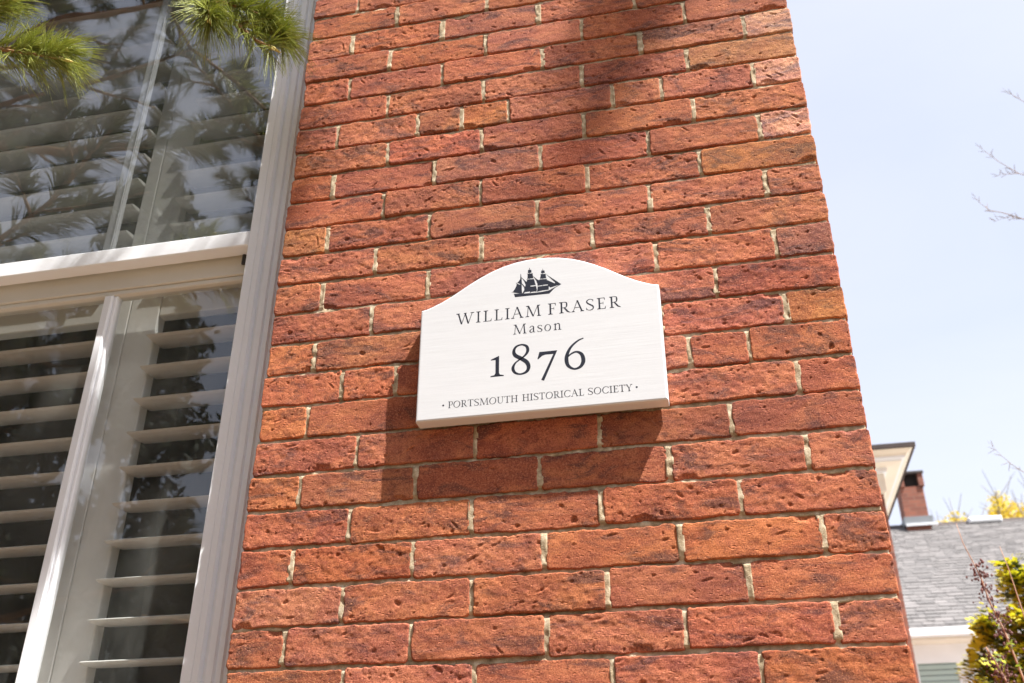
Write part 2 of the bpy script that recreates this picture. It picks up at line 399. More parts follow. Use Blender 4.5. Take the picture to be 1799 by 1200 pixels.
def brick_mesh(name, L, Hh, D, seed, hero=True):
    r = np.random.default_rng(seed)
    st = 0.0016 if hero else 0.006
    nx = max(8, int(L / st)); nz = max(6, int(Hh / st))
    s = np.linspace(-1, 1, nx + 1); t = np.linspace(-1, 1, nz + 1)
    # crowd the grid a little towards the arrises
    s = np.sign(s) * (1 - (1 - np.abs(s)) ** 1.08); t = np.sign(t) * (1 - (1 - np.abs(t)) ** 1.15)
    S, T = np.meshgrid(s * L / 2, t * Hh / 2, indexing='ij')
    a = r.random() * 50
    X = S.copy(); Z = T.copy()
    wx = vnoise(T / 0.017 + a, T * 0 + 1.5, seed + 1) * 0.0012 + vnoise(T / 0.005 + a, T * 0 + 7.5, seed + 2) * 0.0006
    wz = vnoise(S / 0.035 + a, S * 0 + (T > 0) * 9.0, seed + 3) * 0.0015 + vnoise(S / 0.008 + a, S * 0 + 3.0 + (T > 0) * 5.0, seed + 4) * 0.0008
    X += wx * (np.abs(S) / (L / 2)) ** 6
    Z += wz * (np.abs(T) / (Hh / 2)) ** 4
    # rounded-rectangle distance
    rc = r.uniform(0.004, 0.010)
    qx = np.abs(S) - (L / 2 - rc); qz = np.abs(T) - (Hh / 2 - rc)
    sd = np.hypot(np.maximum(qx, 0), np.maximum(qz, 0)) + np.minimum(np.maximum(qx, qz), 0) - rc
    e = -sd
    e = e + vnoise(S / 0.006 + a, T / 0.006, seed + 5) * 0.0009 + vnoise(S / 0.02 + a, T / 0.02, seed + 6) * 0.0010
    rr = 0.0023 + 0.0010 * vnoise(S / 0.05 + a, T / 0.05, seed + 7)
    ec = np.clip(e, 0, None); k = np.clip(rr - ec, 0, None)
    depth = rr - np.sqrt(np.clip(rr * rr - k * k, 0, None))
    depth += np.where(e < 0, np.minimum(-e * 4, 0.007), 0)
    # face: warp, roughness, pits, creases
    y = vnoise(S / 0.09 + a, T / 0.05, seed + 8) * 0.0010
    rough = r.uniform(0.5, 1.25)
    y += rough * (vnoise(S / 0.014 + a, T / 0.009, seed + 9) * 0.00055 + vnoise(S / 0.0055 + a, T / 0.0045, seed + 10) * 0.00042)
    WX_ = S + vnoise(S / 0.0035 + a, T / 0.0035, seed + 21) * 0.0013; WZ_ = T + vnoise(S / 0.0035, T / 0.0035 + a, seed + 22) * 0.0010
    npit = int(r.integers(20, 62) * (L / 0.207) * rough)
    for i in range(npit):
        px = r.uniform(-L / 2, L / 2); pz = r.uniform(-Hh / 2, Hh / 2)
        if r.random() < 0.45: pz = -abs(pz) * 0.6 - Hh * 0.18     # more of them low on the face
        ra = r.gamma(1.5, 0.00065) + 0.0009; rb = ra * r.uniform(0.4, 0.9); th = r.normal(0, 0.5)
        c_, s_ = math.cos(th), math.sin(th)
        u = ((WX_ - px) * c_ + (WZ_ - pz) * s_) / ra; v = (-(WX_ - px) * s_ + (WZ_ - pz) * c_) / rb
        y -= np.clip(1 - u * u - v * v, 0, 1) ** 0.7 * min(0.0030, ra * r.uniform(0.5, 0.95))
    for i in range(r.integers(0, 4)):     # creases and fold lines in the clay
        px = r.uniform(-L / 2, L / 2); pz = r.uniform(-Hh / 2, Hh / 2) * 0.8
        ln = r.uniform(0.004, 0.014); th = r.normal(0, 0.6); cv = r.uniform(-12, 12)
        u = (S - px) * math.cos(th) + (T - pz) * math.sin(th); v = -(S - px) * math.sin(th) + (T - pz) * math.cos(th) + cv * u * u
        g = np.clip(1 - (u / ln) ** 2, 0, 1) * np.exp(-(v / 0.0016) ** 2)
        y -= g * r.uniform(0.001, 0.0024); y += np.clip(1 - (u / ln) ** 2, 0, 1) * np.exp(-((v + 0.003) / 0.002) ** 2) * 0.0007
    if r.random() < 0.35:                  # a spalled corner or edge
        px = r.choice([-1, 1]) * L / 2 * r.uniform(0.3, 1); pz = r.choice([-1, -1, 1]) * Hh / 2
        rad = r.uniform(0.006, 0.014)
        dd = np.hypot((S - px) / 1.8, T - pz) + vnoise(S / 0.004, T / 0.004 + a, seed + 12) * 0.002
        y -= np.clip((rad - dd) / rad, 0, 1) ** 0.6 * 0.0045
    Y = -(y) + depth
    n1 = nz + 1
    V = np.stack([X.ravel(), Y.ravel(), Z.ravel()], 1)
    idx = np.arange((nx + 1) * n1).reshape(nx + 1, n1)
    F = np.stack([idx[:-1, :-1].ravel(), idx[1:, :-1].ravel(), idx[1:, 1:].ravel(), idx[:-1, 1:].ravel()], 1)
    ring = np.concatenate([idx[:, 0], idx[-1, 1:], idx[-2::-1, -1], idx[0, -2:0:-1]])
    n = len(V)
    back = V[ring].copy(); back[:, 1] = D
    V = np.concatenate([V, back]); m = len(ring); i = np.arange(m); j = (i + 1) % m
    F2 = np.stack([ring[j], ring[i], n + i, n + j], 1)
    F = np.concatenate([F, F2])
    me = mesh_np(name, V, F, True)
    me.materials.append(M['brick'])
    return me

HB = 0.0612
STR = [brick_mesh("brick_stretcher", 0.2075, HB, 0.095, 100 + i * 17) for i in range(40)]
HDR = [brick_mesh("brick_header", 0.0985, HB, 0.095, 5000 + i * 17) for i in range(22)]

# vertical joints (mm from the corner) course by course, counted down from bed joint 0
ODD = [-860, -648, -432, -212]; EVN = [-968, -750, -531, -313, -97]
JT = {0: [-956, -745, -526, -312, -97], 1: [-855, -643, -430, -211], 2: [-959, -745, -525, -312, -96], 3: [-865, -643, -430, -211],
      4: [-954, -740, -518, -307, -95], 5: [-862, -647, -434, -216], 6: [-971, -790, -694, -592, -374, -273, -91],
      7: [-852, -649, -434, -215], 8: [-969, -747, -526, -309, -95], 9: [-851, -648, -433, -214], 10: [-969, -752, -534, -315, -98],
      11: [-861, -646, -427, -211], 12: [-967, -748, -531, -313, -98], 13: [-859, -648, -430, -211], 14: [-968, -750, -531, -313, -98],
      15: [-907, -803, -586, -369, -268, -167], 16: [-968, -750, -531, -315, -96], 17: [-866, -649, -432, -212], 18: [-968, -754, -536, -318, -100],
      19: [-870, -653, -434, -212], 20: [-968, -753, -531, -311, -94], 21: [-871, -650, -431, -213], 22: [-965, -749, -529, -314, -96],
      23: [-860, -645, -428, -210]}
# hand-picked fired colours: (course, index) -> tint
TINT = {(4, 5): (1.55, 2.3, 2.8), (6, 7): (1.5, 2.2, 2.5), (8, 5): (1.25, 1.75, 2.4), (12, 5): (1.0, 1.2, 1.7),
        (10, 0): (1.12, 1.28, 0.85), (8, 0): (1.08, 1.15, 0.9), (14, 0): (1.12, 1.38, 1.25), (16, 0): (1.10, 1.18, 0.85), (18, 0): (1.15, 1.12, 0.75),
        (6, 2): (1.15, 1.35, 1.0), (6, 3): (1.12, 1.15, 0.95), (9, 3): (0.95, 0.9, 0.8), (8, 2): (0.9, 1.05, 1.35), (5, 4): (0.95, 1.15, 1.0), (14, 5): (1.05, 1.15, 0.8),
        (17, 2): (0.9, 0.8, 0.7), (18, 2): (0.85, 0.75, 0.7), (20, 4): (1.0, 0.9, 0.75), (9, 4): (1.08, 1.2, 0.95)}
XL = -1063
rb = random.Random(3)
course_edges = {}
for c in range(-4, 29):
    js = JT.get(c, EVN if c % 2 == 0 else ODD)
    ed = [XL] + js + [0]
    course_edges[c] = ed
    zc = ZJ - (c - 0.5) * CH
    for i in range(len(ed) - 1):
        x0, x1 = ed[i] / 1000.0, ed[i + 1] / 1000.0
        jl = 0.0 if i == 0 else rb.uniform(0.0022, 0.0036)
        jr = 0.0 if i == len(ed) - 2 else rb.uniform(0.0022, 0.0036)
        a, b = x0 + jl + (rb.uniform(-.004, .002) if i == 0 else 0), x1 - jr + (rb.uniform(-.001, .001) if i == len(ed) - 2 else 0)
        ln = b - a
        stretcher = ln > 0.145
        me = rb.choice(STR if stretcher else HDR)
        o = put("brick", me)
        H(o)
        base = 0.2075 if stretcher else 0.0985
        flip = rb.random() < 0.5
        o.scale = (ln / base, 1, 1 + rb.uniform(-.012, .02))
        o.location = ((a + b) / 2, rb.gauss(0, 0.0009), zc + rb.gauss(0, 0.0008))
        o.rotation_euler = (rb.gauss(0, 0.006), (math.pi if flip else 0) + rb.gauss(0, 0.0028), rb.gauss(0, 0.003))
        v = rb.gauss(1.0, 0.06); w = rb.gauss(1.0, 0.045); q = rb.gauss(1.0, 0.07)
        tc = [1 + (q_ - 1) * (0.55 if i < 4 else 1.0) for q_ in TINT.get((c, i), (1, 1, 1))]
        o.color = (tc[0] * v, tc[1] * v * w, tc[2] * v * w * q, 1)

# mortar bed: one rough sheet behind the bricks, struck a little deeper at the top of each bed joint
def mortar_sheet():
    x0, x1 = -1.062, -0.0035
    z0, z1 = ZJ - 28 * CH, ZJ + 5 * CH
    nx = int((x1 - x0) / 0.0022); nz = int((z1 - z0) / 0.0030)
    X, Z = np.meshgrid(np.linspace(x0, x1, nx + 1), np.linspace(z0, z1, nz + 1), indexing='ij')
    ph = ((Z - ZJ) / CH) % 1.0                        # 0 at the bed joint's centre
    d = np.where(ph > 0.5, ph - 1, ph) * CH           # signed height from the joint's centre
    y = 0.0046 + np.clip(d, -0.006, 0.006) * 0.24
    y += vnoise(X / 0.03, Z / 0.012, 71) * 0.0012 + vnoise(X / 0.009, Z / 0.006, 72) * 0.0008 + vnoise(X / 0.25, Z / 0.2, 73) * 0.0012
    # perpends stand nearly flush; behind the bricks themselves the bed lies deep
    cc = np.ceil((ZJ - Z) / CH - 1e-6).astype(int)
    dist = np.full(X.shape, 1.0)
    for c, ed in course_edges.items():
        m_ = cc == c
        if m_.any():
            dist[m_] = np.min(np.abs(X[m_][:, None] - np.array(ed[1:-1])[None, :] / 1000.0), axis=1)
    perp = 0.0010 + vnoise(X / 0.006, Z / 0.010, 74) * 0.0015 + vnoise(X / 0.3, Z / 0.07, 75) * 0.0012
    y = np.where(np.abs(d) > 0.0065, np.where(dist < 0.0068, perp, 0.011), y)
    V = np.stack([X.ravel(), y.ravel(), Z.ravel()], 1)
    n1 = nz + 1
    idx = np.arange((nx + 1) * n1).reshape(nx + 1, n1)
    F = np.stack([idx[:-1, :-1].ravel(), idx[1:, :-1].ravel(), idx[1:, 1:].ravel(), idx[:-1, 1:].ravel()], 1)
    ring = np.concatenate([idx[:, 0], idx[-1, 1:], idx[-2::-1, -1], idx[0, -2:0:-1]])
    n = len(V); back = V[ring].copy(); back[:, 1] = 0.092; V = np.concatenate([V, back]); m = len(ring)
    i = np.arange(m); j = (i + 1) % m
    F = np.concatenate([F, np.stack([ring[j], ring[i], n + i, n + j], 1)])
    return mesh_np("mortar", V, F, True)
H(put("mortar", mortar_sheet(), M['mortar']))

# the rest of the wall beyond the picture: plain bricks joined into single parts, on a solid core
def brick_field(mb, u0, u1, z0, z1, place, skip=None):
    c0 = int(math.floor((ZJ - z1) / CH)); c1 = int(math.ceil((ZJ - z0) / CH))
    for c in range(c0, c1 + 1):
        zb = ZJ - c * CH + 0.005; zt = zb + 0.0575
        if zb < z0 or zt > z1: continue
        u = u0 + (0.109 if c % 2 else 0.0)
        if c % 2: place(mb, u0 + 0.005, u0 + 0.104, zb, zt)
        while u + 0.21 <= u1 + 0.001:
            a, b = u + 0.005, min(u + 0.212, u1 - 0.003)
            if not (skip and skip(a, b, zb, zt)): place(mb, a, b, zb, zt)
            u += 0.217
mb = MB()
WX0, WX1, WZ0, WZ1 = -2.365, -1.063, 1.36, 3.98       # window opening
zhi, zlo = ZJ + 5 * CH, ZJ - 28 * CH
pf = lambda m, a, b, zb, zt: m.box(a, b, random.uniform(-.001, .001), 0.09, zb, zt, 0.002)
brick_field(mb, -3.4, -2.368, 0.0, 6.0, pf)
brick_field(mb, -2.365, -1.063, 0.0, WZ0 - 0.08, pf)
brick_field(mb, -2.365, -1.063, WZ1 + 0.22, 6.0, pf)
brick_field(mb, -1.06, 0.0, 0.0, zlo - 0.001, pf)
brick_field(mb, -1.06, 0.0, zhi + 0.001, 6.0, pf)
o = H(mb.build("outer_bricks", M['brick'])); o["kind"] = "stuff"
mb = MB()
ps = lambda m, a, b, zb, zt: m.box(-0.095, random.uniform(-.001, .001), a, b, zb, zt)
brick_field(mb, 0.098, 5.4, 0.0, 6.0, ps)
o = H(mb.build("side_bricks", M['brick'])); o["kind"] = "stuff"
mb = MB()
mb.box(-3.4, WX0 - 0.002, 0.004, 0.30, 0, 6.0); mb.box(WX0 - 0.002, WX1 - 0.002, 0.004, 0.30, 0, WZ0 - 0.08); mb.box(WX0 - 0.002, WX1 - 0.002, 0.004, 0.30, WZ1 + 0.21, 6.0)
mb.box(WX1 - 0.0005, -0.004, 0.0935, 0.30, 0, 6.0)
mb.box(WX1 - 0.0005, -0.004, 0.004, 0.0933, 0, zlo - 0.001); mb.box(WX1 - 0.0005, -0.004, 0.004, 0.0933, zhi + 0.001, 6.0)
mb.box(-0.30, -0.0042, 0.302, 5.4, 0, 6.0)
H(mb.build("wall_core", M['mortar']))
H(MB().box(-2.47, -0.95, -0.012, 0.28, WZ1, WZ1 + 0.20, 0.004).build("lintel", M['stone']))
H(MB().box(-2.45, -0.97, -0.06, 0.28, WZ0 - 0.075, WZ0, 0.004).build("window_sill", M['stone']))
H(MB().prism_x([(-0.14, 6.22), (-0.14, 6.16), (-0.06, 6.10), (-0.03, 6.001), (0.3, 6.001), (0.3, 6.22)], -3.45, 0.12).build("eave_cornice", M['cream_paint']))
H(MB().box(-3.4, 0.0, 0.0, 5.4, 6.2205, 6.26).build("roof", M['roof_dark']))
# dark room behind the window
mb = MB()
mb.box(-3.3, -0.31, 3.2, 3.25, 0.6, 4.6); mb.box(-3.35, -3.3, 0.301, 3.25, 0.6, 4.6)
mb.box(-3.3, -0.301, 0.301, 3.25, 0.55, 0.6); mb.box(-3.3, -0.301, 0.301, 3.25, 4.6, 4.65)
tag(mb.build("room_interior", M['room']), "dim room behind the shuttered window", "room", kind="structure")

# ------------------------------------------------------------------ window (part of the house)
zb, zt = WZ0, WZ1
prof = [(-1.0655, 0.064), (-1.1005, 0.064), (-1.102, 0.057), (-1.1085, 0.057), (-1.11, 0.0655), (-1.1165, 0.0655), (-1.118, 0.057), (-1.13, 0.057), (-1.1325, 0.06), (-1.1445, 0.072), (-1.1455, 0.0595), (-1.1565, 0.0595), (-1.1575, 0.0625), (-1.1585, 0.0595), (-1.177, 0.0595), (-1.1795, 0.063), (-1.18, 0.135), (-1.0655, 0.135)]
win = H(MB().prism_z(prof, zb, zt).build("window", M['white_vinyl']))
win["label"] = "white double-hung window casing with fluted edge"
def W(o):
    o.parent = win; o.matrix_parent_inverse = win.matrix_world.inverted() if False else Matrix.Identity(4)
    return o
mir = lambda x: WX0 + WX1 - x
W(MB().prism_z([(mir(x), y) for x, y in prof][::-1], zb, zt).build("jamb_casing", M['white_vinyl']))
W(MB().box(WX0 + 0.116, WX1 - 0.118, 0.058, 0.135, zt - 0.10, zt, 0.002).build("head_casing", M['white_vinyl']))
XG0, XG1 = WX0 + 0.118, -1.1805
zr = ZJ - 0.543                      # top of the meeting rail
W(MB().box(XG0, XG1, 0.064, 0.098, zr - 0.0385, zr, 0.0025).build("meeting_rail", M['white_vinyl']))
W(MB().box(XG0, XG1, 0.070, 0.096, zt - 0.16, zt - 0.1005, 0.002).build("top_rail", M['white_vinyl']))
W(MB().box(-1.5545, -1.5305, 0.0815, 0.096, zr + 0.0005, zt - 0.161, 0.003).build("muntin", M['white_vinyl']))
for x0, x1 in ((XG0, -1.5270), (-1.5262, XG1)):
    W(MB().box(x0, x1, 0.0755, 0.0785, zr - 0.01, zt - 0.155).build("glass_pane", M['storm_glass']))
mb = MB().box(XG0, XG1, 0.104, 0.138, zr - 0.084, zr - 0.0265, 0.002)
mb.box(XG0, XG1, 0.1085, 0.136, zr - 0.0965, zr - 0.0842, 0.002)
W(mb.build("lower_sash_rail", M['cream_vinyl']))
mb = MB().box(-1.5370, -1.5165, 0.104, 0.130, zb + 0.06, zr - 0.0968, 0.003); mb.box(-1.5163, -1.5080, 0.1105, 0.130, zb + 0.06, zr - 0.0968, 0.002)
W(mb.build("muntin", M['white_vinyl']))
W(MB().box(XG0, XG1, 0.104, 0.138, zb, zb + 0.0595, 0.002).build("bottom_rail", M['cream_vinyl']))
for x0, x1 in ((XG0, -1.5270), (-1.5262, XG1)):
    W(MB().box(x0, x1, 0.1195, 0.1225, zb + 0.055, zr - 0.09).build("glass_pane", M['glass']))
W(MB().tube([(-1.205, 0.099, zr - 0.039), (-1.205, 0.099, zr - 0.062)], [0.0045, 0.0045], 8).build("sash_stop", M['dark_metal']))

# ------------------------------------------------------------------ interior shutters
def shutter(x0, x1, sl, sr, label):
    """panel between x0 and x1 with stile widths sl, sr"""
    t = tag(empty("shutter_panel", ((x0 + x1) / 2, 0.185, zb)), label, "shutter", "interior shutter panels behind the window")
    T = lambda o: (setattr(o, "parent", t), setattr(o, "matrix_parent_inverse", Matrix.Translation(-t.location)), o)[2]
    T(MB().box(x0, x0 + sl, 0.170, 0.198, zb + 0.02, zt - 0.05, 0.002).build("stile", M['shutter']))
    T(MB().box(x1 - sr, x1, 0.170, 0.198, zb + 0.02, zt - 0.05, 0.002).build("stile", M['shutter']))
    a, b = x0 + sl + 0.001, x1 - sr - 0.001
    dv0, dv1 = 2.725, 2.805
    for z0, z1 in ((zb + 0.02, zb + 0.10), (dv0, dv1), (zt - 0.14, zt - 0.05)):
        T(MB().box(a, b, 0.171, 0.197, z0, z1, 0.002).build("rail", M['shutter']))
    # louvre section: long flat ellipse, tipped down towards the room
    th = math.radians(-4); n = 10; pr = []
    for i in range(n):
        q = 2 * math.pi * i / n
        yy, zz = 0.0390 * math.cos(q), 0.0050 * math.sin(q)
        pr.append((yy * math.cos(th) + zz * math.sin(th), -yy * math.sin(th) + zz * math.cos(th)))
    me = MB().prism_x(pr, a, b); me = mesh_from("louver", me.v, me.f)
    me.materials.append(M['shutter'])
    zs = [2.351 + 0.0775 * i for i in range(-12, 5)] + [2.88 + 0.0775 * i for i in range(12)]
    for z in zs:
        if z < zb + 0.13 or z > zt - 0.17 or (dv0 - 0.03 < z < dv1 + 0.03): continue
        T(put("louver", me, None, None, (0, 0.178, z)))
    return t
shutter(-1.512, -1.135, 0.074, 0.065, "ivory louvred shutter panel behind the glass on the brick corner side")
shutter(-2.262, -1.5135, 0.065, 0.034, "ivory louvred shutter panel behind the glass beyond the centre stile")

# ------------------------------------------------------------------ plaque
PX, PY, PZ = -0.7483, -0.035, ZJ - 1.084
plq = tag(empty("house_plaque", (PX + 0.219, -0.02, PZ)), "white arched wooden plaque with ship emblem and dark lettering on the brick wall", "plaque")
def Pq(o):
    o.parent = plq; o.matrix_parent_inverse = Matrix.Translation(-plq.location); return o
half = [(0, 225.5), (10, 227.3), (20, 231), (38, 239), (58, 250), (75, 261), (92, 272), (112, 283.5), (133, 293.8), (155, 302), (177, 307.5), (198, 310.4), (219, 311.3)]
top = half + [(438 - x, y) for x, y in half[-2::-1]]
outl = [(0.0, 0.0)] + top + [(438.0, 0.0)]
def inset(poly, d):
    res = []; n = len(poly)
    for i in range(n):
        p0, p1, p2 = Vector(poly[i-1]), Vector(poly[i]), Vector(poly[(i+1) % n])
        e1 = (p1 - p0).normalized(); e2 = (p2 - p1).normalized()
        n1 = Vector((e1.y, -e1.x)); n2 = Vector((e2.y, -e2.x)); b = (n1 + n2)
        b = b / max(0.3, b.dot(n1)); res.append((p1.x + b.x * d, p1.y + b.y * d))
    return res
rings = []
for d, yy in ((0.0, 29.0), (0.0, 3.2), (0.5, 1.5), (1.6, 0.4), (3.2, 0.0)):
    rings.append([(x / 1000 + PX, PY + yy / 1000, z / 1000 + PZ) for x, z in inset(outl, d)])
v = [p for r in rings for p in r]; n = len(outl); f = []
for k in range(len(rings) - 1):
    for i in range(n):
        j = (i + 1) % n; f.append((k*n+i, (k+1)*n+i, (k+1)*n+j, k*n+j))
f.append(tuple((len(rings)-1)*n + i for i in range(n-1, -1, -1))); f.append(tuple(range(n)))
board = Pq(put("board", mesh_from("board", v, f), M['plaque']))

class Ink:
    """flat painted shapes on the plaque face, millimetres from its lower-left corner"""
    def __init__(s): s.v = []; s.f = []; s.k = 0
    def poly(s, pts, lift=0.0):
        s.k += 1; y = PY - 0.00006 - lift - 0.0000006 * s.k; n = len(s.v)
        ar = sum(pts[i-1][0] * pts[i][1] - pts[i][0] * pts[i-1][1] for i in range(len(pts)))
        if ar < 0: pts = pts[::-1]
        s.v += [(PX + x / 1000, y, PZ + z / 1000) for x, z in pts]; s.f.append(tuple(range(n, n + len(pts))))
    def strip(s, a, b):
        s.k += 1; y = PY - 0.00006 - 0.0000006 * s.k; n = len(s.v); m = len(a)
        s.v += [(PX + x / 1000, y, PZ + z / 1000) for x, z in a] + [(PX + x / 1000, y, PZ + z / 1000) for x, z in b]
        for i in range(m - 1): s.f.append((n+i, n+i+1, n+m+i+1, n+m+i))
    def build(s, name, m):
        return Pq(put(name, mesh_from(name, s.v, s.f), m))

def spline(pts, n=9):
    """Catmull-Rom through (x, y, width)"""
    P = [np.array(p, float) for p in pts]; P = [2*P[0]-P[1]] + P + [2*P[-1]-P[-2]]; out = []
    for i in range(1, len(P) - 2):
        for t in np.linspace(0, 1, n, endpoint=(i == len(P) - 3)):
            a, b, c, d = P[i-1], P[i], P[i+1], P[i+2]
            out.append(0.5 * ((2*b) + (c-a)*t + (2*a-5*b+4*c-d)*t*t + (3*b-a-3*c+d)*t**3))
    return out
def stroke(pts, n=9):
    sp = spline(pts, n); A = []; B = []
    for i, p in enumerate(sp):
        d = sp[min(i+1, len(sp)-1)][:2] - sp[max(i-1, 0)][:2]; d = d / (np.hypot(*d) + 1e-9)
        nn = np.array([-d[1], d[0]]) * p[2] / 2
        A.append(tuple(p[:2] + nn)); B.append(tuple(p[:2] - nn))
    return ('strip', A, B)
def poly(*p): return ('poly', list(p))
def stem(x, y0=0, y1=100, w=12.5): return poly((x-w/2, y0), (x+w/2, y0), (x+w/2, y1), (x-w/2, y1))
def diag(x0, y0, x1, y1, w): return poly((x0-w/2, y0), (x0+w/2, y0), (x1+w/2, y1), (x1-w/2, y1))
def foot(x, hw=16, w=11): return poly((x-hw, 0), (x+hw, 0), (x+hw, 3), (x+w/2+1, 9), (x-w/2-1, 9), (x-hw, 3))
def head(x, hw=16, w=11, y=100): return poly((x-hw, y), (x-hw, y-3), (x-w/2-1, y-9), (x+w/2+1, y-9), (x+hw, y-3), (x+hw, y))
def ring(cx, cy, rx, ry, wx, wy, tilt=0.28, a0=0, a1=360, n=40):
    A = []; B = []
    for i in range(n + 1):
        t = math.radians(a0 + (a1 - a0) * i / n)
        w = wy + (wx - wy) * abs(math.cos(t + tilt)) ** 1.4
        A.append((cx + rx * math.cos(t), cy + ry * math.sin(t))); B.append((cx + (rx - w) * math.cos(t), cy + (ry - w) * math.sin(t)))
    return ('strip', A, B)
def arm(x0, x1, y, up, t=5.0, h=20):
    """thin arm with a flared end; up=+1 flares upward, -1 downward"""
    if up > 0: return poly((x0, y), (x1+2, y), (x1+5, y+h), (x1+2, y+h), (x1-5, y+t), (x0, y+t))
    return poly((x0, y), (x0, y-t), (x1-5, y-t), (x1+1, y-h), (x1+4, y-h), (x1+2, y))
def bowl(x, yt, yb, xr, w=11): 
    ym = (yt + yb) / 2
    return stroke([(x, yt-2.5, 4.5), (x+(xr-x)*0.45, yt-2.5, 5), (xr-w/2-3, yt-8, 8), (xr-w/2, ym, w), (xr-w/2-4, yb+8, 8), (x+(xr-x)*0.42, yb+2.5, 5), (x, yb+2.5, 4.5)], 7)
SP = [(64, 80, 3.5), (58, 92, 5), (40, 98.5, 5), (20, 91, 8.5), (13, 76, 10.5), (24, 61, 11.5), (44, 48, 12), (60, 36, 11.5), (65, 22, 10), (57, 8, 8.5), (36, 1.5, 5), (17, 7, 5), (10, 22, 3.5)]
def glyphs():
    G = {}
    G['I'] = (42, [stem(21), foot(21, 19), head(21, 19)])
    G['L'] = (72, [stem(23), head(23, 19), arm(4, 66, 0, 1, 5, 24)])
    G['W'] = (148, [diag(18, 100, 46, 0, 12), diag(46, 0, 76, 100, 5.5), diag(72, 100, 100, 0, 12), diag(100, 0, 130, 100, 5.5), head(16, 16, 12), head(74, 12, 8), head(131, 16, 6)])
    G['A'] = (98, [diag(14, 0, 49, 102, 5.5), diag(48, 102, 83, 0, 12), poly((27, 35), (67, 35), (65, 40), (29, 40)), foot(14, 14, 5), foot(84, 15, 12)])
    G['M'] = (126, [diag(17, 0, 25, 100, 5.5), diag(25, 100, 64, 1, 12), diag(62, 1, 101, 100, 5.5), diag(101, 100, 109, 0, 11.5), foot(17, 15, 5), foot(109, 16, 11), head(20, 13, 8), head(107, 13, 8)])
    G['F'] = (68, [stem(22), foot(22, 18), head(20, 16), arm(22, 60, 100, -1, 5, 24), poly((22, 49), (47, 49), (47, 40), (50, 40), (50, 64), (47, 64), (47, 54), (22, 54))])
    G['E'] = (74, [stem(22), head(20, 16), foot(20, 16), arm(22, 62, 100, -1, 5, 22), arm(22, 66, 0, 1, 5, 24), poly((22, 49), (50, 49), (50, 40), (53, 40), (53, 64), (50, 64), (50, 54), (22, 54))])
    G['R'] = (88, [stem(21), foot(21, 18), head(18, 15), bowl(20, 100, 46, 66), stroke([(40, 50, 9), (54, 30, 12), (68, 11, 11), (88, 1.5, 3.5)], 7)])
    G['P'] = (68, [stem(21), foot(21, 18), head(18, 15), bowl(20, 100, 42, 66)])
    G['S'] = (74, [stroke(SP, 6), poly((62, 96), (66, 96), (66, 76), (63, 76)), poly((8, 4), (12, 4), (11, 25), (8, 25))])
    G['O'] = (104, [ring(52, 49.5, 47, 51.5, 12.5, 5)])
    G['C'] = (92, [ring(52, 49.5, 47, 51.5, 12.5, 5, 0.28, 40, 318), poly((85, 94), (89, 94), (89, 72), (86, 72)), poly((86, 27), (89, 25), (84, 10), (80, 12))])
    G['T'] = (82, [stem(41), foot(41, 18), arm(41, 76, 100, -1, 5, 22), poly((41, 100), (4, 100), (2, 78), (5, 78), (12, 95), (41, 95))])
    G['U'] = (96, [stroke([(20, 100, 11.5), (20, 60, 11.5), (20, 32, 11.5), (28, 11, 9), (48, 2, 5.5), (67, 9, 5.5), (77, 30, 5.5), (77, 60, 5.5), (77, 100, 5.5)], 7), head(20, 17), head(77, 15, 5)])
    G['H'] = (102, [stem(22), stem(80), foot(22, 18), foot(80, 18), head(22, 18), head(80, 18), poly((22, 49), (80, 49), (80, 54.5), (22, 54.5))])
    G['Y'] = (88, [diag(14, 100, 43, 46, 12), diag(74, 100, 47, 46, 5.5), stem(44, 0, 50), foot(44, 18), head(14, 14, 12), head(75, 14, 5)])
    G['a'] = (56, [stroke([(10, 53, 9), (17, 64, 6), (29, 68, 6), (39, 61, 9), (41, 48, 10), (41, 18, 10), (44, 5, 8), (55, 4, 3.5)], 6), stroke([(41, 42, 4.5), (24, 35, 6), (12, 24, 9.5), (11, 13, 10), (19, 4, 8), (30, 6, 5.5), (41, 15, 4)], 6)])
    G['s'] = (50, [stroke([(x * 0.66 + 1, y * 0.685, w * 0.86) for x, y, w in SP], 6), poly((41, 66), (44.5, 66), (44.5, 51), (42, 51)), poly((6, 3), (9, 3), (8.5, 18), (6, 18))])
    G['o'] = (66, [ring(33, 33.5, 30, 35.5, 10.5, 4.5)])
    G['n'] = (74, [stem(18, 0, 64, 10), stem(55, 0, 44, 10), foot(18, 15, 10), foot(56, 15, 10), poly((4, 62), (4, 60), (14, 57), (23, 56), (23, 70), (20, 70)), stroke([(21, 50, 4), (30, 62, 6), (42, 66, 8), (52, 59, 10), (55, 42, 10)], 6)])
    return G
GL = glyphs()
def emit(ink, ch, x0, x1, base, cap):
    adv, parts = GL[ch]; kx = (x1 - x0) / adv; ky = cap / 100.0
    fx = lambda q: [(x0 + p[0] * kx, base + p[1] * ky) for p in q]
    for p in parts:
        if p[0] == 'poly': ink.poly(fx(p[1]))
        else: ink.strip(fx(p[1]), fx(p[2]))
def word(ink, txt, x0, x1, base, cap, gap):
    w = sum(GL[c][0] for c in txt) + gap * (len(txt) - 1); k = (x1 - x0) / w; x = x0
    for c in txt:
        emit(ink, c, x, x + GL[c][0] * k, base, cap); x += (GL[c][0] + gap) * k
ink = Ink()
for ch, a, b in (('W',67.7,102.5),('I',105,114.7),('L',118.4,135),('L',139,155),('I',159.2,168.8),('A',170.6,193.5),('M',196.8,226),('F',237.6,254),('R',258,279.4),('A',280.6,303.5),('S',306,322.4),('E',326.2,343.4),('R',348.4,369)):
    emit(ink, ch, a, b, 187.0, 23.2)
ink.build("name_lettering", M['navy'])
ink = Ink()
